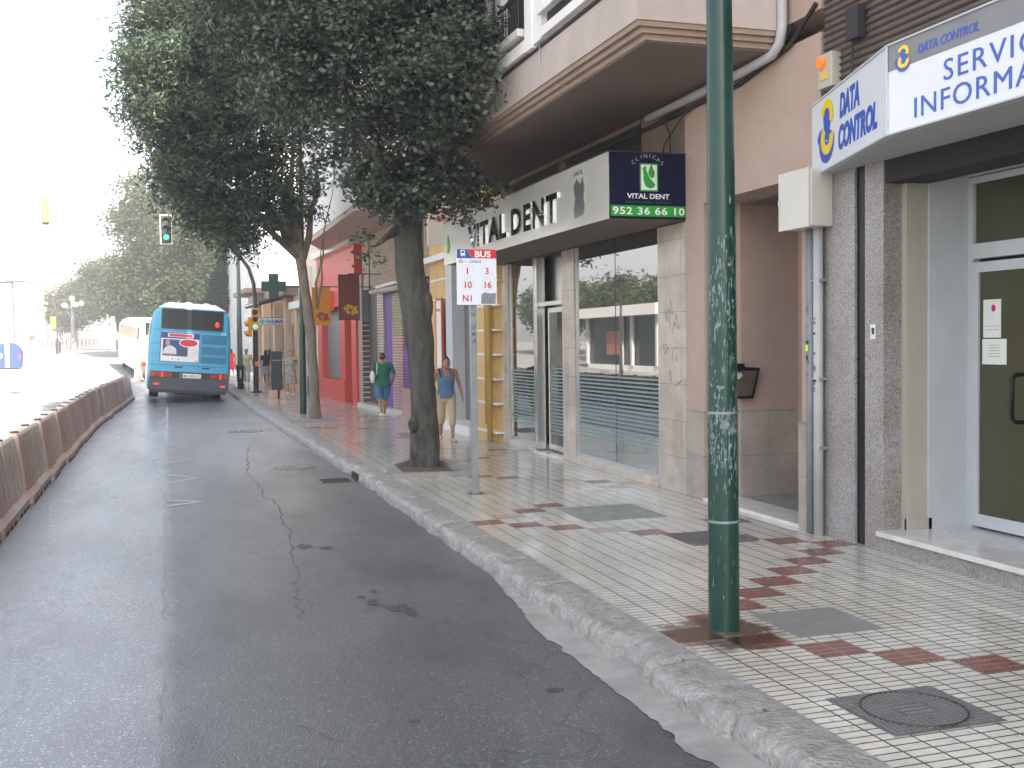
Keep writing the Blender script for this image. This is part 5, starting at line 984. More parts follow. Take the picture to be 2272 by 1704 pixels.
    ad = B(-.91, .27, -.012, .03, 1.24, 2.17).build('advert', 'adblue', t)
    mb = MB().use('dcwhite').box(-.90, .26, -.016, -.0125, 1.25, 1.98); mb.use('adblue').box(-.85, -.08, -.019, -.0165, 1.42, 1.95); mb.use('wlet').box(-.70, .08, -.016, -.0125, 2.03, 2.145); mb.use('adred').box(-.67, .05, -.019, -.0165, 2.045, 2.13)
    mb.use('adred'); mb.slab([(-.06+.27*math.cos(a), 1.86+.115*math.sin(a)) for a in np.linspace(0, 6.283, 25)[:-1]], (0, -.0225, 0), U, V, .002); mb.use('wlet').slab([(-.06+.30*math.cos(a), 1.86+.14*math.sin(a)) for a in np.linspace(0, 6.283, 25)[:-1]]+[(-.2, 1.75), (-.28, 1.67), (-.14, 1.75)][:0], (0, -.0195, 0), U, V, .002)
    mb.use('addark').box(-.84, -.10, -.0212, -.0192, 1.47, 1.93) if 0 else None
    mb.use('adskin').ell((-.70, -.022, 1.84), (.07, .004, .09), 10, 8); mb.use('adshirt').slab([(-.84, 1.48), (-.42, 1.48), (-.44, 1.66), (-.56, 1.74), (-.64, 1.76), (-.76, 1.70), (-.82, 1.6)], (0, -.0195, 0), U, V, .001); mb.use('adskin').box(-.78, -.5, -.0225, -.0208, 1.46, 1.50); mb.use('addark').box(-.38, -.14, -.0215, -.0195, 1.46, 1.66)
    mb.use('greyc')
    for k in range(6): mb.box(.02, .22, -.0175, -.0165, 1.66-k*.045, 1.672-k*.045)
    mb.use('adred').box(-.55, -.52, -.0175, -.0165, 1.29, 1.35).box(.16, .22, -.0175, -.0165, 1.27, 1.30).use('adblue').box(-.36, -.33, -.0175, -.0165, 1.29, 1.35); mb.build('poster', None, ad)
    MB().tube([(-.4, .8, .2), (.3, .8, .2)], .05, 8).build('axle', 'amber' if 0 else 'maroon', t)
    t.location = loc; t.rotation_euler = (0, roll, yaw); return t
bus('blue city bus seen from behind with an advert on its rear', (.60, 36.3, -.06), R(1.2), R(4.3), 11.5)
b2 = bus('pale long bus partly hidden behind the blue bus, heading left', (-.1, 58.6, .0), R(11), R(0), 17.5)
b2.rotation_euler = (R(1.6), 0, R(5.5))
for ch in b2.children:
    if ch.name.startswith('body'):
        ch.data = ch.data.copy(); ch.data.materials.clear(); ch.data.materials.append(mat('bus_pale', (.50, .56, .62), .35))

# ------------------------------------------------------------------ plastic barriers
def barrier_meshes(mt):
    L_ = 1.14; pr = [(-.22, 0), (.22, 0), (.22, .10), (.17, .16), (.075, .80), (.055, .83), (-.055, .83), (-.075, .80), (-.17, .16), (-.22, .10)]
    mb = MB(); vs = []; fs = []; n = len(pr); st = [0, .02, .14, .20, .26, .34, .46, .52, .60, .66, .78, .86, .92, .98, 1.10, 1.12, L_]
    fl = [0, .02, .0, .022, .022, 0, 0, .022, .022, .0, 0, .022, .022, 0, 0, .02, 0]
    for y, f in zip(st, fl):
        e = .03 if y in (0, L_) else 0
        for x, z in pr:
            k = (abs(x)-f*(1 if .12 < z < .8 else .2)-e)/abs(x); vs.append((x*k, y, max(0, z-(e if z > .5 else 0))))
    m = len(st)
    for j in range(m-1):
        for i in range(n): q = (i+1) % n; fs.append((j*n+q, j*n+i, (j+1)*n+i, (j+1)*n+q))
    fs += [tuple(range(n)), tuple((m-1)*n+i for i in range(n))[::-1]]
    mb.add(vs, fs)
    return mb
def make_barrier(mt, label):
    t = thing('traffic_barrier', label, 'barrier', (0, 0, 0), 'plastic barriers along the bus lane'); barrier_meshes(mt).build('shell', mt, t); MB().tube([(0, .3, .82), (0, .3, .85)], .05, 10).build('filler_cap', 'tlk', t)
    mb = MB()
    for y in (.18, .5, .82): mb.box(-.225, .225, y, y+.14, -.01, .035)
    mb.build('foot_slot', 'dark', t); return t
protos = {}
BARX = [(2, -1.75), (11, -1.75), (20, -1.75), (26, -1.73), (31, -1.60), (34, -1.47), (41, -1.30)]
yb_ = 3.2; i = 0
ordn = ['nearest', 'second', 'third', 'fourth', 'fifth', 'sixth', 'seventh', 'eighth', 'ninth', 'tenth', 'eleventh', 'twelfth', 'thirteenth', 'fourteenth', 'fifteenth', 'sixteenth', 'seventeenth', 'eighteenth', 'nineteenth', 'twentieth', 'twenty-first', 'twenty-second', 'twenty-third', 'twenty-fourth', 'twenty-fifth', 'twenty-sixth', 'twenty-seventh', 'twenty-eighth', 'twenty-ninth', 'thirtieth']
starts = []
yy_ = 10.15
while yy_ < 39.5: starts.append(yy_); yy_ += 1.175
for i, y in enumerate(starts):
    red = (i % 2 == 1) if i < 22 else i in (23,)
    key = 'barr' if red else 'barw'; lab = f"{'dirty red' if red else 'dirty off-white'} plastic barrier, {ordn[i]} of the row counted from the camera"
    if key not in protos: o = make_barrier(key, lab); protos[key] = o
    else: o = copy_tree(protos[key]); o['label'] = lab
    x0, x1 = lerp(y, BARX), lerp(y+1.175, BARX); o.location = (x0+random.uniform(-.02, .02), y, -.12+random.uniform(0, .004)); o.rotation_euler = (0, 0, math.atan2(-(x1-x0), 1.175)+random.uniform(-.018, .018))
o = copy_tree(protos['barr']); o['label'] = 'single red plastic barrier standing apart beside the pale articulated bus'; o.location = (-1.45, 56.5, gz(56)-.12); o.rotation_euler = (0, 0, R(-6))

# ------------------------------------------------------------------ traffic lights
def head(par, x, y, z, board=False, lit=None, m='tly', s=1., face=-1):
    h = MB().box(x-.13*s, x+.13*s, y, y+.16*s, z, z+.9*s).build('signal_head', m, par)
    for k, c in enumerate(('green', 'amber', 'red')):
        zc = z+(.17+.28*k)*s; on = lit == c
        MB().tube([(x, y-.012, zc), (x, y-.001, zc)], .095*s, 16).build('lens', {'green': 'greenon', 'amber': 'amber', 'red': 'redon'}[c] if on else 'tlk', h)
        a = [(x+.115*s*math.cos(R(q_)), zc+.115*s*math.sin(R(q_))) for q_ in range(-20, 201, 20)]
        v_ = MB(); vs = [(p_[0], y, p_[1]) for p_ in a]+[(p_[0], y-.16*s, p_[1]) for p_ in a]; nn = len(a); v_.add(vs, [(k2, k2+1, nn+k2+1, nn+k2) for k2 in range(nn-1)]); v_.build('visor', 'tlk' if not on else m, h)
    if board: MB().box(x-.20*s, x+.20*s, y+.162*s, y+.18*s, z-.06*s, z+.96*s).build('backboard', 'tlk', h); bb = MB(); bx0, bx1, bz0, bz1 = x-.20*s, x+.20*s, z-.06*s, z+.96*s; bb.box(bx0, bx0+.03, y+.14*s, y+.161*s, bz0, bz1); bb.box(bx1-.03, bx1, y+.14*s, y+.161*s, bz0, bz1); bb.box(bx0+.03, bx1-.03, y+.14*s, y+.161*s, bz0, bz0+.03); bb.box(bx0+.03, bx1-.03, y+.14*s, y+.161*s, bz1-.03, bz1); bb.build('white_border', 'white', h)
    return h
tl = thing('traffic_light', 'black arched traffic light pole with a green signal hanging over the lane', 'traffic light', (3.03, 39.8, 0))
MB().tube([(3.03, 39.8, -.02), (3.04, 39.8, 1.5), (3.06, 39.8, 3.2), (3.02, 39.8, 3.9), (2.86, 39.8, 4.45), (2.5, 39.8, 4.98), (2.0, 39.8, 5.42), (1.2, 39.8, 5.8), (.06, 39.8, 6.05)], [.10, .095, .075, .07, .065, .06, .055, .05, .045], 12).build('pole', mat('pole_black', (.018, .03, .028), .4), tl, smooth='auto')
head(tl, .08, 39.55, 5.32, True, 'green', 'tlk'); head(tl, 3.02, 39.5, 2.22, False, 'green', 'tly', .88)
h = MB().box(2.80, 2.92, 39.7, 39.95, 2.0, 2.7).build('side_signal_head', 'tly', tl); MB().tube([(2.80, 39.8, 2.15), (2.68, 39.8, 2.10)], .1, 10).tube([(2.80, 39.8, 2.5), (2.68, 39.8, 2.45)], .1, 10).build('visor', 'tly', h)
MB().box(3.0, 3.12, 39.6, 39.75, .95, 1.12).build('push_button_box', 'tly', tl); MB().cyl(3.03, 39.8, 0, .05, .2).build('base_plate', 'darkm', tl)
t2 = thing('traffic_light', 'grey backed traffic signal hanging on a long arm over the sunlit lane', 'traffic light', (-9.6, 39.8, 0))
MB().tube([(-9.6, 39.8, -.1), (-9.6, 39.8, 4.6), (-9.2, 39.8, 5.7), (-8, 39.8, 6.25), (-3.74, 39.8, 6.36)], [.1, .09, .08, .06, .035], 12).build('pole', 'galv', t2, smooth='auto')
head(t2, -3.74, 39.55, 5.88, False, None, 'tly'); MB().box(-3.95, -3.53, 39.40, 39.43, 5.82, 6.82).build('backboard', mat('board_grey', (.13, .12, .13), .6), t2); MB().box(-3.83, -3.65, 39.30, 39.399, 5.90, 6.74).build('casing', mat('casing_tan', (.30, .17, .06), .6), t2)
t3 = thing('traffic_light', 'distant arched traffic light with an orange signal, beyond the junction on the left', 'traffic light', (-7.6, 100, gz(100)))
z0 = gz(100)
MB().tube([(-8.9, 100, z0-.1), (-8.9, 100, z0+3.6), (-9.2, 100, z0+4.9), (-10.0, 100, z0+5.7), (-11.4, 100, z0+6.1), (-13.3, 100, z0+6.0)], .08, 8).build('pole', 'darkm', t3, smooth=True); MB().box(-9.35, -8.95, 99.7, 100, z0+2.1, z0+3.1).build('signal_head', 'tly', t3); MB().box(-14.6, -13.4, 99.8, 100, z0+5.6, z0+6.2).build('overhead_signal', 'darkm', t3); MB().cyl(-8.8, 99.8, z0, z0+1.0, .22).build('control_cabinet', 'darkm', t3)
# ------------------------------------------------------------------ lamp mast with litter bin, totem
p = thing('lamp_mast', 'tall thin grey-green lamp mast on the pavement behind the bus', 'lamp mast', (2.72, 43.3, 0)); MB().tube([(2.71, 43.3, -.02), (2.71, 43.3, 2.2), (2.72, 43.3, 5.8), (2.72, 43.3, 9)], [.11, .10, .06, .04], 10).build('shaft', mat('mast_grey', (.12, .15, .14), .5), p, smooth='auto'); MB().cyl(2.71, 43.3, 0, .25, .13).build('base', 'darkm', p)
bn = thing('litter_bin', 'dark green litter bin strapped to the lamp mast', 'litter bin', (2.7, 43.1, .3)); MB().tube([(2.69, 43.1, .29), (2.69, 43.1, .86), (2.69, 43.1, .88), (2.69, 43.1, .93)], [.13, .155, .175, .175], 14).build('body', 'greenp', bn, smooth='auto'); B(2.66, 2.72, 42.94, 42.95, .45, .75).build('label_strip', 'greyc', bn)
to = thing('bollard_totem', 'dark rectangular totem box on a pinkish stone base in the pavement', 'totem', (3.3, 35, 0)); bevel(B(3.14, 3.47, 34.85, 35.15, .28, 1.45).build('cabinet', mat('totem_green', (.02, .03, .028), .4), to), .015); B(3.17, 3.44, 34.83, 34.849, 1.2, 1.23).build('slot', 'galv', to); B(3.13, 3.48, 34.84, 35.16, 1.45, 1.50).build('cap', 'darkm', to)
B(3.04, 3.30, 34.75, 35.2, -.01, .28).build('stone_base', 'pinkm', to); B(3.38, 3.54, 34.75, 35.2, -.01, .28).build('stone_base', 'pinkm', to); B(3.30, 3.38, 34.9, 35.1, -.01, .28).build('foot', 'darkm', to)
# ------------------------------------------------------------------ far left: container, lamps, balustrade, buildings, trees
z0 = gz(75)-.02
rc = thing('recycling_container', 'blue rounded recycling container with a grey middle strip on the far left pavement', 'recycling container', (-9.5, 75, z0))
prc = [(-.72, 0), (.72, 0), (.80, .95), (.66, 1.25), (.36, 1.5), (0, 1.6), (-.36, 1.5), (-.66, 1.25), (-.80, .95)]
MB().slab(prc, (-9.55, 75.6, z0), U, V, 1.2).build('shell', 'bluec', rc); MB().slab([(-.12, 0), (.12, 0), (.12, 1.62), (-.12, 1.62)], (-9.55, 74.39, z0), U, V, .04).build('middle_strip', 'greyc', rc); B(-10.0, -9.85, 74.36, 74.39, z0+.6, z0+.85).build('sticker', 'paper', rc); B(-8.88, -8.80, 74.36, 74.39, z0+.5, z0+.8).build('sticker', 'adred', rc)
def globe_lamp(x, y, h, label):
    z0 = gz(y)-.05; p = thing('globe_street_lamp', label, 'street lamp', (x, y, z0), 'globe lamps by the bridge')
    MB().tube([(x, y, z0), (x, y, z0+1.1), (x, y, z0+1.15), (x, y, z0+h)], [.34, .30, .2, .14], 12).build('column', mat('lamp_column', (.20, .19, .22), .6), p, smooth='auto')
    for a, dz in ((0, 0), (72, -.2), (144, -.4), (216, -.4), (288, -.2)):
        dx, dy = .85*math.cos(R(a)), .85*math.sin(R(a)); MB().tube([(x, y, z0+h-.5), (x+dx*.6, y+dy*.6, z0+h-.9), (x+dx, y+dy, z0+h-.6+dz*.5)], .05, 6).build('arm', 'darkm', p); MB().ell((x+dx, y+dy, z0+h-.3+dz*.5), .27).build('globe', 'lampw', p, smooth=True)
    MB().ell((x, y, z0+h+.2), .27).build('globe', 'lampw', p, smooth=True)
globe_lamp(-9.0, 118, 4.9, 'globe lamp with a thick column just right of the distant arched traffic light'); globe_lamp(-16.8, 120, 4.9, 'globe lamp in front of the pale far building'); globe_lamp(-7.1, 140, 5.4, 'far globe lamp standing behind the low white parapet')
p = thing('white_post', 'sunlit white post with a small sign near the parapet left of the pale bus', 'post', (-4.6, 105, gz(105))); MB().cyl(-4.6, 105, gz(105)-.1, gz(105)+3.1, .17).build('shaft', 'white', p); B(-4.9, -4.2, 104.8, 105, gz(105)+1.0, gz(105)+1.7).build('sign_plate', 'white', p)
bl = thing('bridge_parapet', 'long low pale stone parapet across the end of the street', 'parapet', (-10, 131, gz(131))); z0 = gz(131)
mb = MB().use('rail').box(-22, 12, 131, 131.4, z0+.95, z0+1.15).box(-22, 12, 131, 131.4, z0-.1, z0+.2); mb.build('rail', None, bl); mb = MB().use('dustyp')
for k in range(85): mb.box(-22+k*.4, -21.8+k*.4, 131.1, 131.3, z0+.2, z0+.95)
mb.build('balusters', None, bl)
def far_building(x0, x1, y, z1, mt, label, cols, rows, wz=(1.4,), x=0):
    t = thing('far_building', label, 'building', ((x0+x1)/2, y, 1.4), 'pale buildings beyond the junction'); B(x0, x1, y, y+14, 0, z1).build('wall', mt, t); B(x0-.3, x1+.3, y-.3, y+14.3, z1, z1+.35).build('cornice', 'white', t)
    for i in range(cols):
        for j in range(rows):
            xa = x0+(i+.35)*(x1-x0)/cols; za = 2.6+j*(z1-3.2)/rows; w_ = B(xa, xa+.30*(x1-x0)/cols, y-.06, y, za, za+1.5).build('window', 'win', t)
            if (i+j) % 3 == 0: B(xa-.25, xa+.30*(x1-x0)/cols+.25, y-.7, y-.06, za-.15, za).build('balcony', 'white', t)
far_building(-34, -19.3, 150, 10.6, 'palebld', 'cream three storey building at the far left edge', 5, 3); far_building(-19.0, -12.6, 156, 10.9, mat('pink_far', (.68, .53, .47), .8, var=.05), 'pinkish building beside the far green trees', 4, 3)
far_building(-12.3, 0, 240, 9, 'palebld', 'low pale building glimpsed behind the parapet and tree trunks', 5, 2)
def tree(x, y, z0, h, ells, n, per, rad, size, mt, label, name='ficus_tree', tr=.35, group='trees beyond the junction', base_h=3., bias=.4, mbk='bark', dk=(.6, 1.35)):
    t = thing(name, label, 'tree', (x, y, z0), group); mb = MB(); knots(mb, [(x, y, z0-.2), (x+.1, y, z0+base_h*.5), (x, y, z0+base_h)], [tr*1.2, tr, tr*.9], 12, x)
    limbs(mb, (x, y, z0+base_h*.8), [tuple(Vector(e[0])+Vector((0, 0, -.3*e[1][2]))) for e in ells]+[(x+random.uniform(-2, 2), y+random.uniform(-1.5, 1.5), z0+base_h+2) for _ in range(3)], tr*.55, seed=int(abs(x*7)))
    mb.build('trunk', mbk, t, smooth=True); cl = clusters(ells, n, bias, (.45, -.3)); leaf_mesh('crown', scatter(cl, per, rad, .7), size, mt, t, .6, .1, dk, .18, .6, (x, y, z0)); return t
G = gz
tree(3.0, 82, G(82), 12, [((2.6, 82, 8.5), (3.6, 3.5, 4.6)), ((4.6, 81, 7.5), (2.6, 3, 4.6)), ((2.8, 80, 5.2), (3.2, 2.5, 1.9)), ((1.0, 80, 5.0), (2.4, 2.5, 1.9))], 620, 75, .5, .26, 'leaf3', 'huge dark ficus directly behind the blue bus')
tree(-.6, 88, G(88), 12, [((-.9, 88, 10.8), (3.1, 3.5, 4.6)), ((-.4, 87, 6.8), (3.4, 3, 3.0)), ((1.2, 88, 13), (3.2, 3, 3.6)), ((-1.4, 88, 7.5), (2.6, 3, 3.0))], 620, 75, .5, .26, 'leaf3', 'tall ficus with a sunlit left edge above the pale bus')
tree(-4.4, 112, G(112), 10, [((-4.6, 112, 7.9), (3.2, 3, 2.6)), ((-2.6, 112, 7.0), (3.0, 3, 3.0)), ((-3.6, 111, 5.5), (2.8, 2, 1.6)), ((-1.5, 111, 8.5), (2.5, 2.5, 3))], 480, 70, .5, .30, 'leaf3', 'bright green mid-height tree left of the tall ficus')
tree(-9.6, 126, G(126), 9, [((-9.6, 126, 6.2), (2.5, 2.5, 2.5)), ((-8.2, 126, 6.9), (2.2, 2.5, 2.4)), ((-10.4, 126, 5.0), (1.7, 2, 1.6))], 330, 70, .5, .30, 'leaf3', 'small rounded green tree, leftmost of the distant trees')
# trees across the street that the shop window mirrors
for (x, y, hh, k) in ((-17.5, 54, 7.2, 'nearer'), (-18.5, 66, 7.6, 'middle'), (-19, 80, 8.2, 'farther')):
    tree(x, y, 0, 9, [((x, y, hh*.53), (3.6, 4.6, hh*.22)), ((x+1, y-2, hh*.46), (2.6, 3, hh*.17)), ((x-.5, y+2.5, hh*.58), (2.8, 2.2, hh*.2))], 240, 45, .5, .34, 'leaf3', f'broad ficus across the street, the {k} one mirrored in the shop window', group='ficus trees across the street', base_h=2.0)
ks = thing('glass_kiosk', 'white roofed glass kiosk across the street, mirrored in the shop window', 'kiosk', (-13, 54, 0))
B(-15.4, -12.2, 49, 60, 3.0, 3.55).build('roof', 'white', ks); B(-15, -12.7, 49.6, 59.4, 0, .35).build('base', 'white', ks); B(-14.9, -12.8, 49.8, 59.2, .35, 3.0).build('pane', 'busglass', ks)
for y in (49.7, 52.8, 54.2, 59.2): B(-12.75, -12.6, y, y+.22, .35, 3.0).build('column', 'greyc', ks)
B(-12.79, -12.7, 54.45, 56.5, .9, 2.2).build('poster', mat('faded_poster', (.30, .12, .10), .6), ks)
p = thing('street_lamp', 'old style lantern lamp across the street, mirrored in the shop window', 'street lamp', (-9.9, 48, 0)); MB().tube([(-9.9, 48, 0), (-9.9, 48, .8), (-9.9, 48, 4.1)], [.1, .06, .045], 10).build('column', 'darkm', p); MB().tube([(-9.9, 48, 4.1), (-9.9, 48, 4.55), (-9.9, 48, 4.6), (-9.9, 48, 4.85)], [.1, .2, .34, .03], 6).build('lantern', 'darkm', p)

# ------------------------------------------------------------------ people
def capsule(mb, a, b, ra, rb, seg=12):
    a, b = Vector(a), Vector(b); mb.tube([a, b], [ra, rb], seg); mb.ell(a, ra, seg, 8); mb.ell(b, rb, seg, 8)
def remesh(o, s=.012):
    m = o.modifiers.new('r', 'REMESH'); m.mode = 'VOXEL'; m.voxel_size = s; m.use_smooth_shade = True
    m2 = o.modifiers.new('s', 'SMOOTH'); m2.factor = .5; m2.iterations = 2; return o
def person(label, loc, yaw, H=1.52, skin='skin', hair='hairb', stride=.28, legs='capri', top='cgreen', bottom='cden', sleeve=.5, build_=1., hairs='short', armpose=None, bag=None, shoes='cwhite', head_down=0, group=None, vox=.011, flip=1):
    s = H/1.70; t = thing('person', label, 'person', (0, 0, 0), group); k = build_
    hipz, shz = .90*s, 1.40*s; hw = .095*s*k; sw = .185*s*k**.5
    # walking legs, y forward
    f = stride*flip
    def leg(sx, f):
        hip = Vector((sx*hw, 0, hipz)); an = Vector((sx*.075*s, f, .085*s+(.05*s if f < 0 else 0))); kn = hip.lerp(an, .5)+Vector((0, .05*s+(.03 if f < 0 else 0), .0)); to = an+Vector((sx*.02, .15*s, -.06*s if f >= 0 else -.085*s)); heel = an+Vector((0, -.05*s, -.055*s)); return hip, kn, an, to, heel
    LL, RL = leg(-1, f), leg(1, -f)
    def arm(sx, p_):
        sh = Vector((sx*sw, -.01, shz-.02*s)); el, wr = p_; return sh, sh+Vector(el)*s, sh+Vector(wr)*s
    ap = armpose or {-1: ((-.07, -.06 if f > 0 else .03, -.27), (-.08, .02 if f > 0 else .16, -.50)), 1: ((.07, .03 if f > 0 else -.06, -.27), (.08, .14 if f > 0 else .02, -.50))}
    LA, RA = arm(-1, ap[-1]), arm(1, ap[1])
    b = MB()
    b.loft([(0, 0, hipz-.10*s, .11*s*k, .09*s*k), (0, 0, hipz, .155*s*k, .115*s*k), (0, 0, hipz+.14*s, .12*s*k, .095*s*k), (0, .01, hipz+.30*s, .145*s*k, .11*s*k), (0, 0, shz-.06*s, .16*s*k, .10*s*k), (0, 0, shz+.01*s, .11*s, .065*s), (0, 0, shz+.05*s, .055*s, .052*s)])
    hd = Vector((0, .03*s+.05*head_down, 1.575*s-.03*head_down)); capsule(b, (0, 0, shz), tuple(hd-Vector((0, .02*s, .07*s))), .055*s, .05*s)
    b.ell(hd, (.073*s, .09*s, .112*s), 16, 12); b.ell(hd+Vector((0, .055*s, -.065*s)), (.042*s, .035*s, .035*s)); b.ell(hd+Vector((0, .095*s, -.012*s)), (.012*s, .018*s, .02*s))
    for sx in (-1, 1): b.ell(hd+Vector((sx*.073*s, -.005, -.005)), (.012*s, .02*s, .03*s))
    for (sh, el, wr), sx in ((LA, -1), (RA, 1)):
        capsule(b, (sx*.10*s, 0, shz-.015*s), sh, .055*s, .052*s); capsule(b, sh, el, .048*s*k**.5, .036*s); capsule(b, el, wr, .037*s, .024*s)
        dv = (wr-el).normalized(); pc = wr+dv*.045*s; b.ell(pc, (.022*s, .034*s, .042*s))
        for fi in range(4): o_ = Vector((0, (fi-1.5)*.018*s, 0)); q1 = pc+dv*.035*s+o_; q2 = q1+dv*(.034-.004*abs(fi-1.3))*s; q3 = q2+dv*.024*s+Vector((-sx*.014*s, 0, 0)); capsule(b, q1, q2, .0088*s, .0082*s, 6); capsule(b, q2, q3, .0082*s, .0072*s, 6)
        q1 = pc+Vector((0, .03*s, .012*s)); capsule(b, q1, q1+dv*.03*s+Vector((-sx*.006, .018*s, 0)), .0095*s, .008*s, 6)
    for hip, kn, an, to, heel in (LL, RL):
        capsule(b, hip, kn, .082*s*k, .055*s*k**.5); capsule(b, kn, an, .055*s*k**.5, .033*s); b.ell(kn.lerp(an, .3)+Vector((0, -.015, 0)), (.052*s, .05*s, .09*s)); capsule(b, heel, to, .032*s, .026*s)
    remesh(b.build('body', skin, t), vox*.8)
    # hair, eyes
    h = MB(); h.ell(hd+Vector((0, -.018*s, .022*s)), (.085*s, .095*s, .105*s), 16, 12)
    if hairs == 'bun': h.ell(hd+Vector((0, -.05*s, .12*s)), (.045*s, .045*s, .04*s))
    if hairs == 'long': h.ell(hd+Vector((0, -.06*s, -.10*s)), (.09*s, .05*s, .16*s))
    # cut the face free: flatten hair in front
    h.v = [(x, min(y, hd.y+.045*s if z > hd.z+.055*s else hd.y+.012*s), z) for x, y, z in h.v]
    h.build('hair', hair, t, smooth=True)
    e = MB()
    for sx in (-1, 1): e.ell(hd+Vector((sx*.028*s, .083*s, .0*s)), (.011*s, .008*s, .006*s), 8, 6)
    e.ell(hd+Vector((0, .088*s, -.05*s)), (.022*s, .008*s, .004*s), 8, 6); e.build('facial_features', 'text', t)
    # top
    g = MB(); q = 1.12*k
    tz = hipz+(-.08*s if top != 'dress' else .0)
    rings = [(0, 0, tz, .165*s*q, .125*s*q), (0, 0, hipz+.04*s, .155*s*q, .12*s*q), (0, .004, hipz+.16*s, .132*s*q, .108*s*q), (0, .014, hipz+.31*s, .15*s*q, .125*s*q), (0, 0, shz-.06*s, .158*s*q, .108*s*q)]
    if sleeve <= 0: rings[-1] = (0, .005, shz-.13*s, .155*s*k, .115*s*k); rings.append((0, .0, shz-.045*s, .105*s, .085*s)); rings[0] = (0, 0, hipz-.05*s, .178*s*k, .14*s*k)
    g.loft(rings+([(0, 0, shz+.012*s, .12*s, .075*s)] if sleeve > 0 else []))
    if sleeve > 0:
        for (sh, el, wr), sx in ((LA, -1), (RA, 1)):
            capsule(g, (sx*.09*s, 0, shz-.02*s), sh, .062*s, .064*s); capsule(g, sh, sh.lerp(el, min(1, sleeve*1.6)), .064*s, .055*s)
            if sleeve > .7: capsule(g, el, el.lerp(wr, .9), .05*s, .035*s)
    else:
        for sx in (-1, 1): g.tube([(sx*.08*s, .09*s, shz-.10*s), (sx*.085*s, .05*s, shz+.0*s), (sx*.09*s, .0*s, shz+.045*s), (sx*.09*s, -.08*s, shz-.06*s)], .026*s, 8)
    remesh(g.build('shirt' if legs != 'dress' else 'dress_top', top, t), vox)
    g = MB()
    if legs in ('dress', 'skirt'):
        lo = .42*s if legs == 'dress' else .5*s; g.loft([(0, f*.15, lo, .215*s*k, .20*s), (0, f*.1, lo+.2*s, .20*s*k, .165*s), (0, 0, hipz-.02*s, .178*s*k, .142*s*k), (0, 0, hipz+.14*s, .145*s*k, .118*s*k)])
        remesh(g.build('skirt', bottom, t), vox)
    elif legs == 'bare': pass
    else:
        e_ = {'capri': .42, 'shorts': -.25, 'trousers': .93, 'bermuda': .12}[legs]
        for hip, kn, an, to, heel in (LL, RL):
            capsule(g, hip, kn, .10*s*k, .075*s*k**.5)
            if e_ > 0: en = kn.lerp(an, e_); g.tube([kn, en], [.074*s*k**.5, .066*s*k**.5], 14); g.ell(kn, .074*s*k**.5)
        g.loft([(0, 0, hipz-.12*s, .12*s*k, .10*s*k), (0, 0, hipz-.02*s, .17*s*k, .13*s*k), (0, 0, hipz+.08*s, .145*s*k, .115*s*k)])
        remesh(g.build('trousers', bottom, t), vox)
    g = MB()
    for hip, kn, an, to, heel in (LL, RL): capsule(g, heel+Vector((0, 0, -.005)), to+Vector((0, .01, -.004)), .036*s, .032*s)
    g.v = [(x, y, max(z, .0)) for x, y, z in g.v]; g.build('shoes', shoes, t, smooth=True)
    if bag == 'shoulder_left':
        g = MB(); g.ell((-.22*s*k, -.06, 1.06*s), (.06, .12, .15)); g.tube([(-.20*s, .02, 1.12*s), (-.17*s, .04, shz+.03*s), (-.16*s, -.08, shz+.02*s), (-.2*s, -.14, 1.12*s)], .012, 6); g.build('handbag', 'cwhite', t, smooth=True)
    if bag == 'strap_right':
        g = MB(); g.tube([(.13*s, .10, shz-.12*s), (.14*s, .04, shz+.04*s), (.15*s, -.1, shz-.1*s)], .014, 6); g.ell((.25*s, -.05, hipz+.1), (.05, .12, .12)); g.build('handbag', 'cblack', t, smooth=True)
    t.location = loc; t.rotation_euler = (0, 0, yaw); return t
person('woman in green top and blue capri jeans walking away with a white shoulder bag', (4.79, 25.0, 0), R(2), 1.50, 'skin2', 'hairr', .14, 'bermuda', 'cgreen', 'cden', .5, 1.28, 'short', {-1: ((-.10, -.03, -.26), (-.02, .14, -.42)), 1: ((.11, -.02, -.26), (.10, .12, -.44))}, 'shoulder_left', flip=-1)
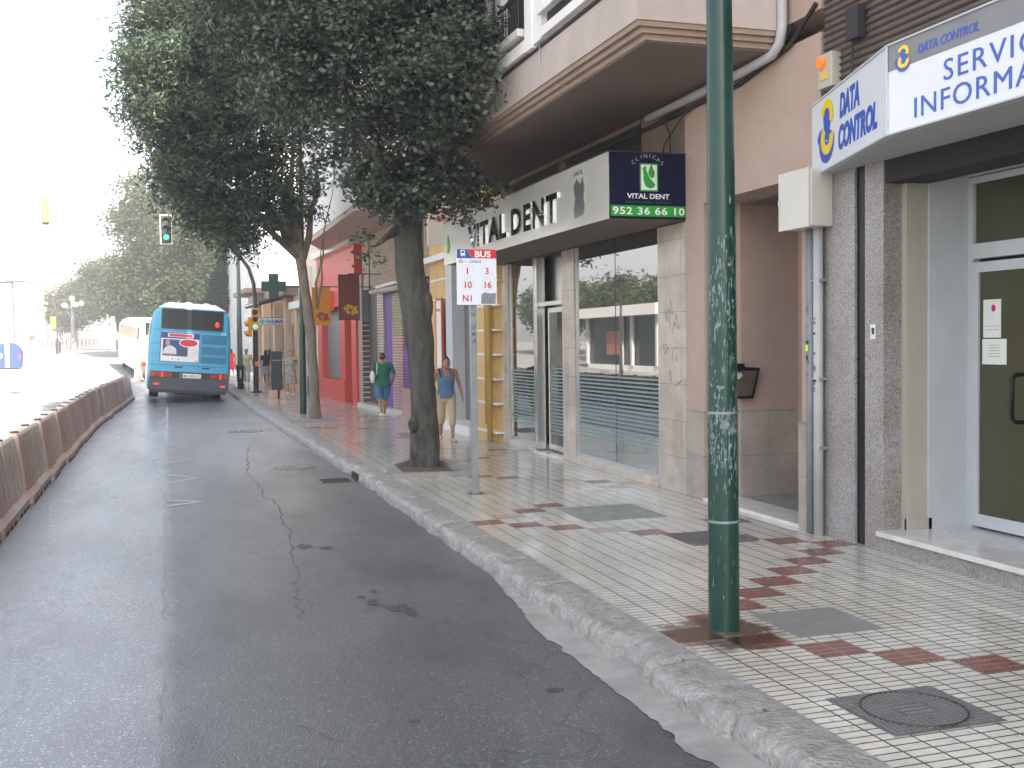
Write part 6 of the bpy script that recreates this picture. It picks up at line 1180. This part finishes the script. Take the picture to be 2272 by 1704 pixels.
person('woman in slate blue sleeveless top and khaki capris walking towards us behind the tree', (4.62, 18.3, 0), R(176), 1.49, 'skin2', 'hairb', .22, 'capri', 'cblue', 'ckhaki', 0, 1.08, 'bun', {-1: ((-.09, -.02, -.27), (-.12, .10, -.50)), 1: ((.07, .02, -.27), (.06, .14, -.46))}, 'strap_right', 'skin', 1)
person('elderly woman in a grey printed dress and white shoes walking towards us near the totem', (4.0, 37.5, 0), R(180), 1.50, 'skin', 'hairr', .16, 'dress', 'cprint', 'cprint', .4, 1.22, 'short', group='distant pedestrians', vox=.016)
person('woman in black top and dark skirt walking away beyond the totem', (4.0, 47, gz(47)), R(-8), 1.5, 'skin2', 'hairb', .2, 'skirt', 'cblack', 'cprint', .3, 1., 'long', group='distant pedestrians', vox=.018, shoes='skin')
person('woman with long hair in a red shirt and pale skirt beside the woman in black', (4.3, 48.6, gz(48)), R(0), 1.5, 'skin', 'hairb', .15, 'skirt', 'cred', 'cwhite', .6, 1., 'long', group='distant pedestrians', vox=.018)
person('man in pale yellow shirt and grey trousers walking behind the lamp mast', (3.28, 48.2, gz(48)), R(175), 1.55, 'skin2', 'hairb', .2, 'trousers', 'cyel', 'cgrey', .5, 1.1, 'short', group='distant pedestrians', vox=.018)
person('girl in a bright red dress beside the right edge of the blue bus', (3.1, 56.5, gz(56)), R(10), 1.45, 'skin2', 'hairb', .12, 'skirt', 'cred', 'cred', .1, 1., 'long', group='distant pedestrians', vox=.02, shoes='skin')
person('person in a red shirt far off by the parapet at the left', (-13.3, 122, gz(122)), R(0), 1.6, 'skin2', 'hairb', .1, 'trousers', 'cred', 'cwhite', .5, 1.1, 'short', group='distant pedestrians', vox=.03)
# far low junk: bridge sign
HAZE = .0028
hz = B(-300, 300, -80, 420, -1.5, 40).build('haze'); hz['kind'] = 'stuff'
hm = bpy.data.materials.new('haze_air'); hm.use_nodes = True; hn = hm.node_tree; hn.nodes.clear()
pv_ = hn.nodes.new('ShaderNodeVolumePrincipled'); pv_.inputs['Color'].default_value = (.95, .96, 1, 1); pv_.inputs['Density'].default_value = HAZE; pv_.inputs['Anisotropy'].default_value = .2
ho = hn.nodes.new('ShaderNodeOutputMaterial'); hn.links.new(pv_.outputs[0], ho.inputs['Volume']); hz.data.materials.clear(); hz.data.materials.append(hm)
print('objects', len(bpy.data.objects))
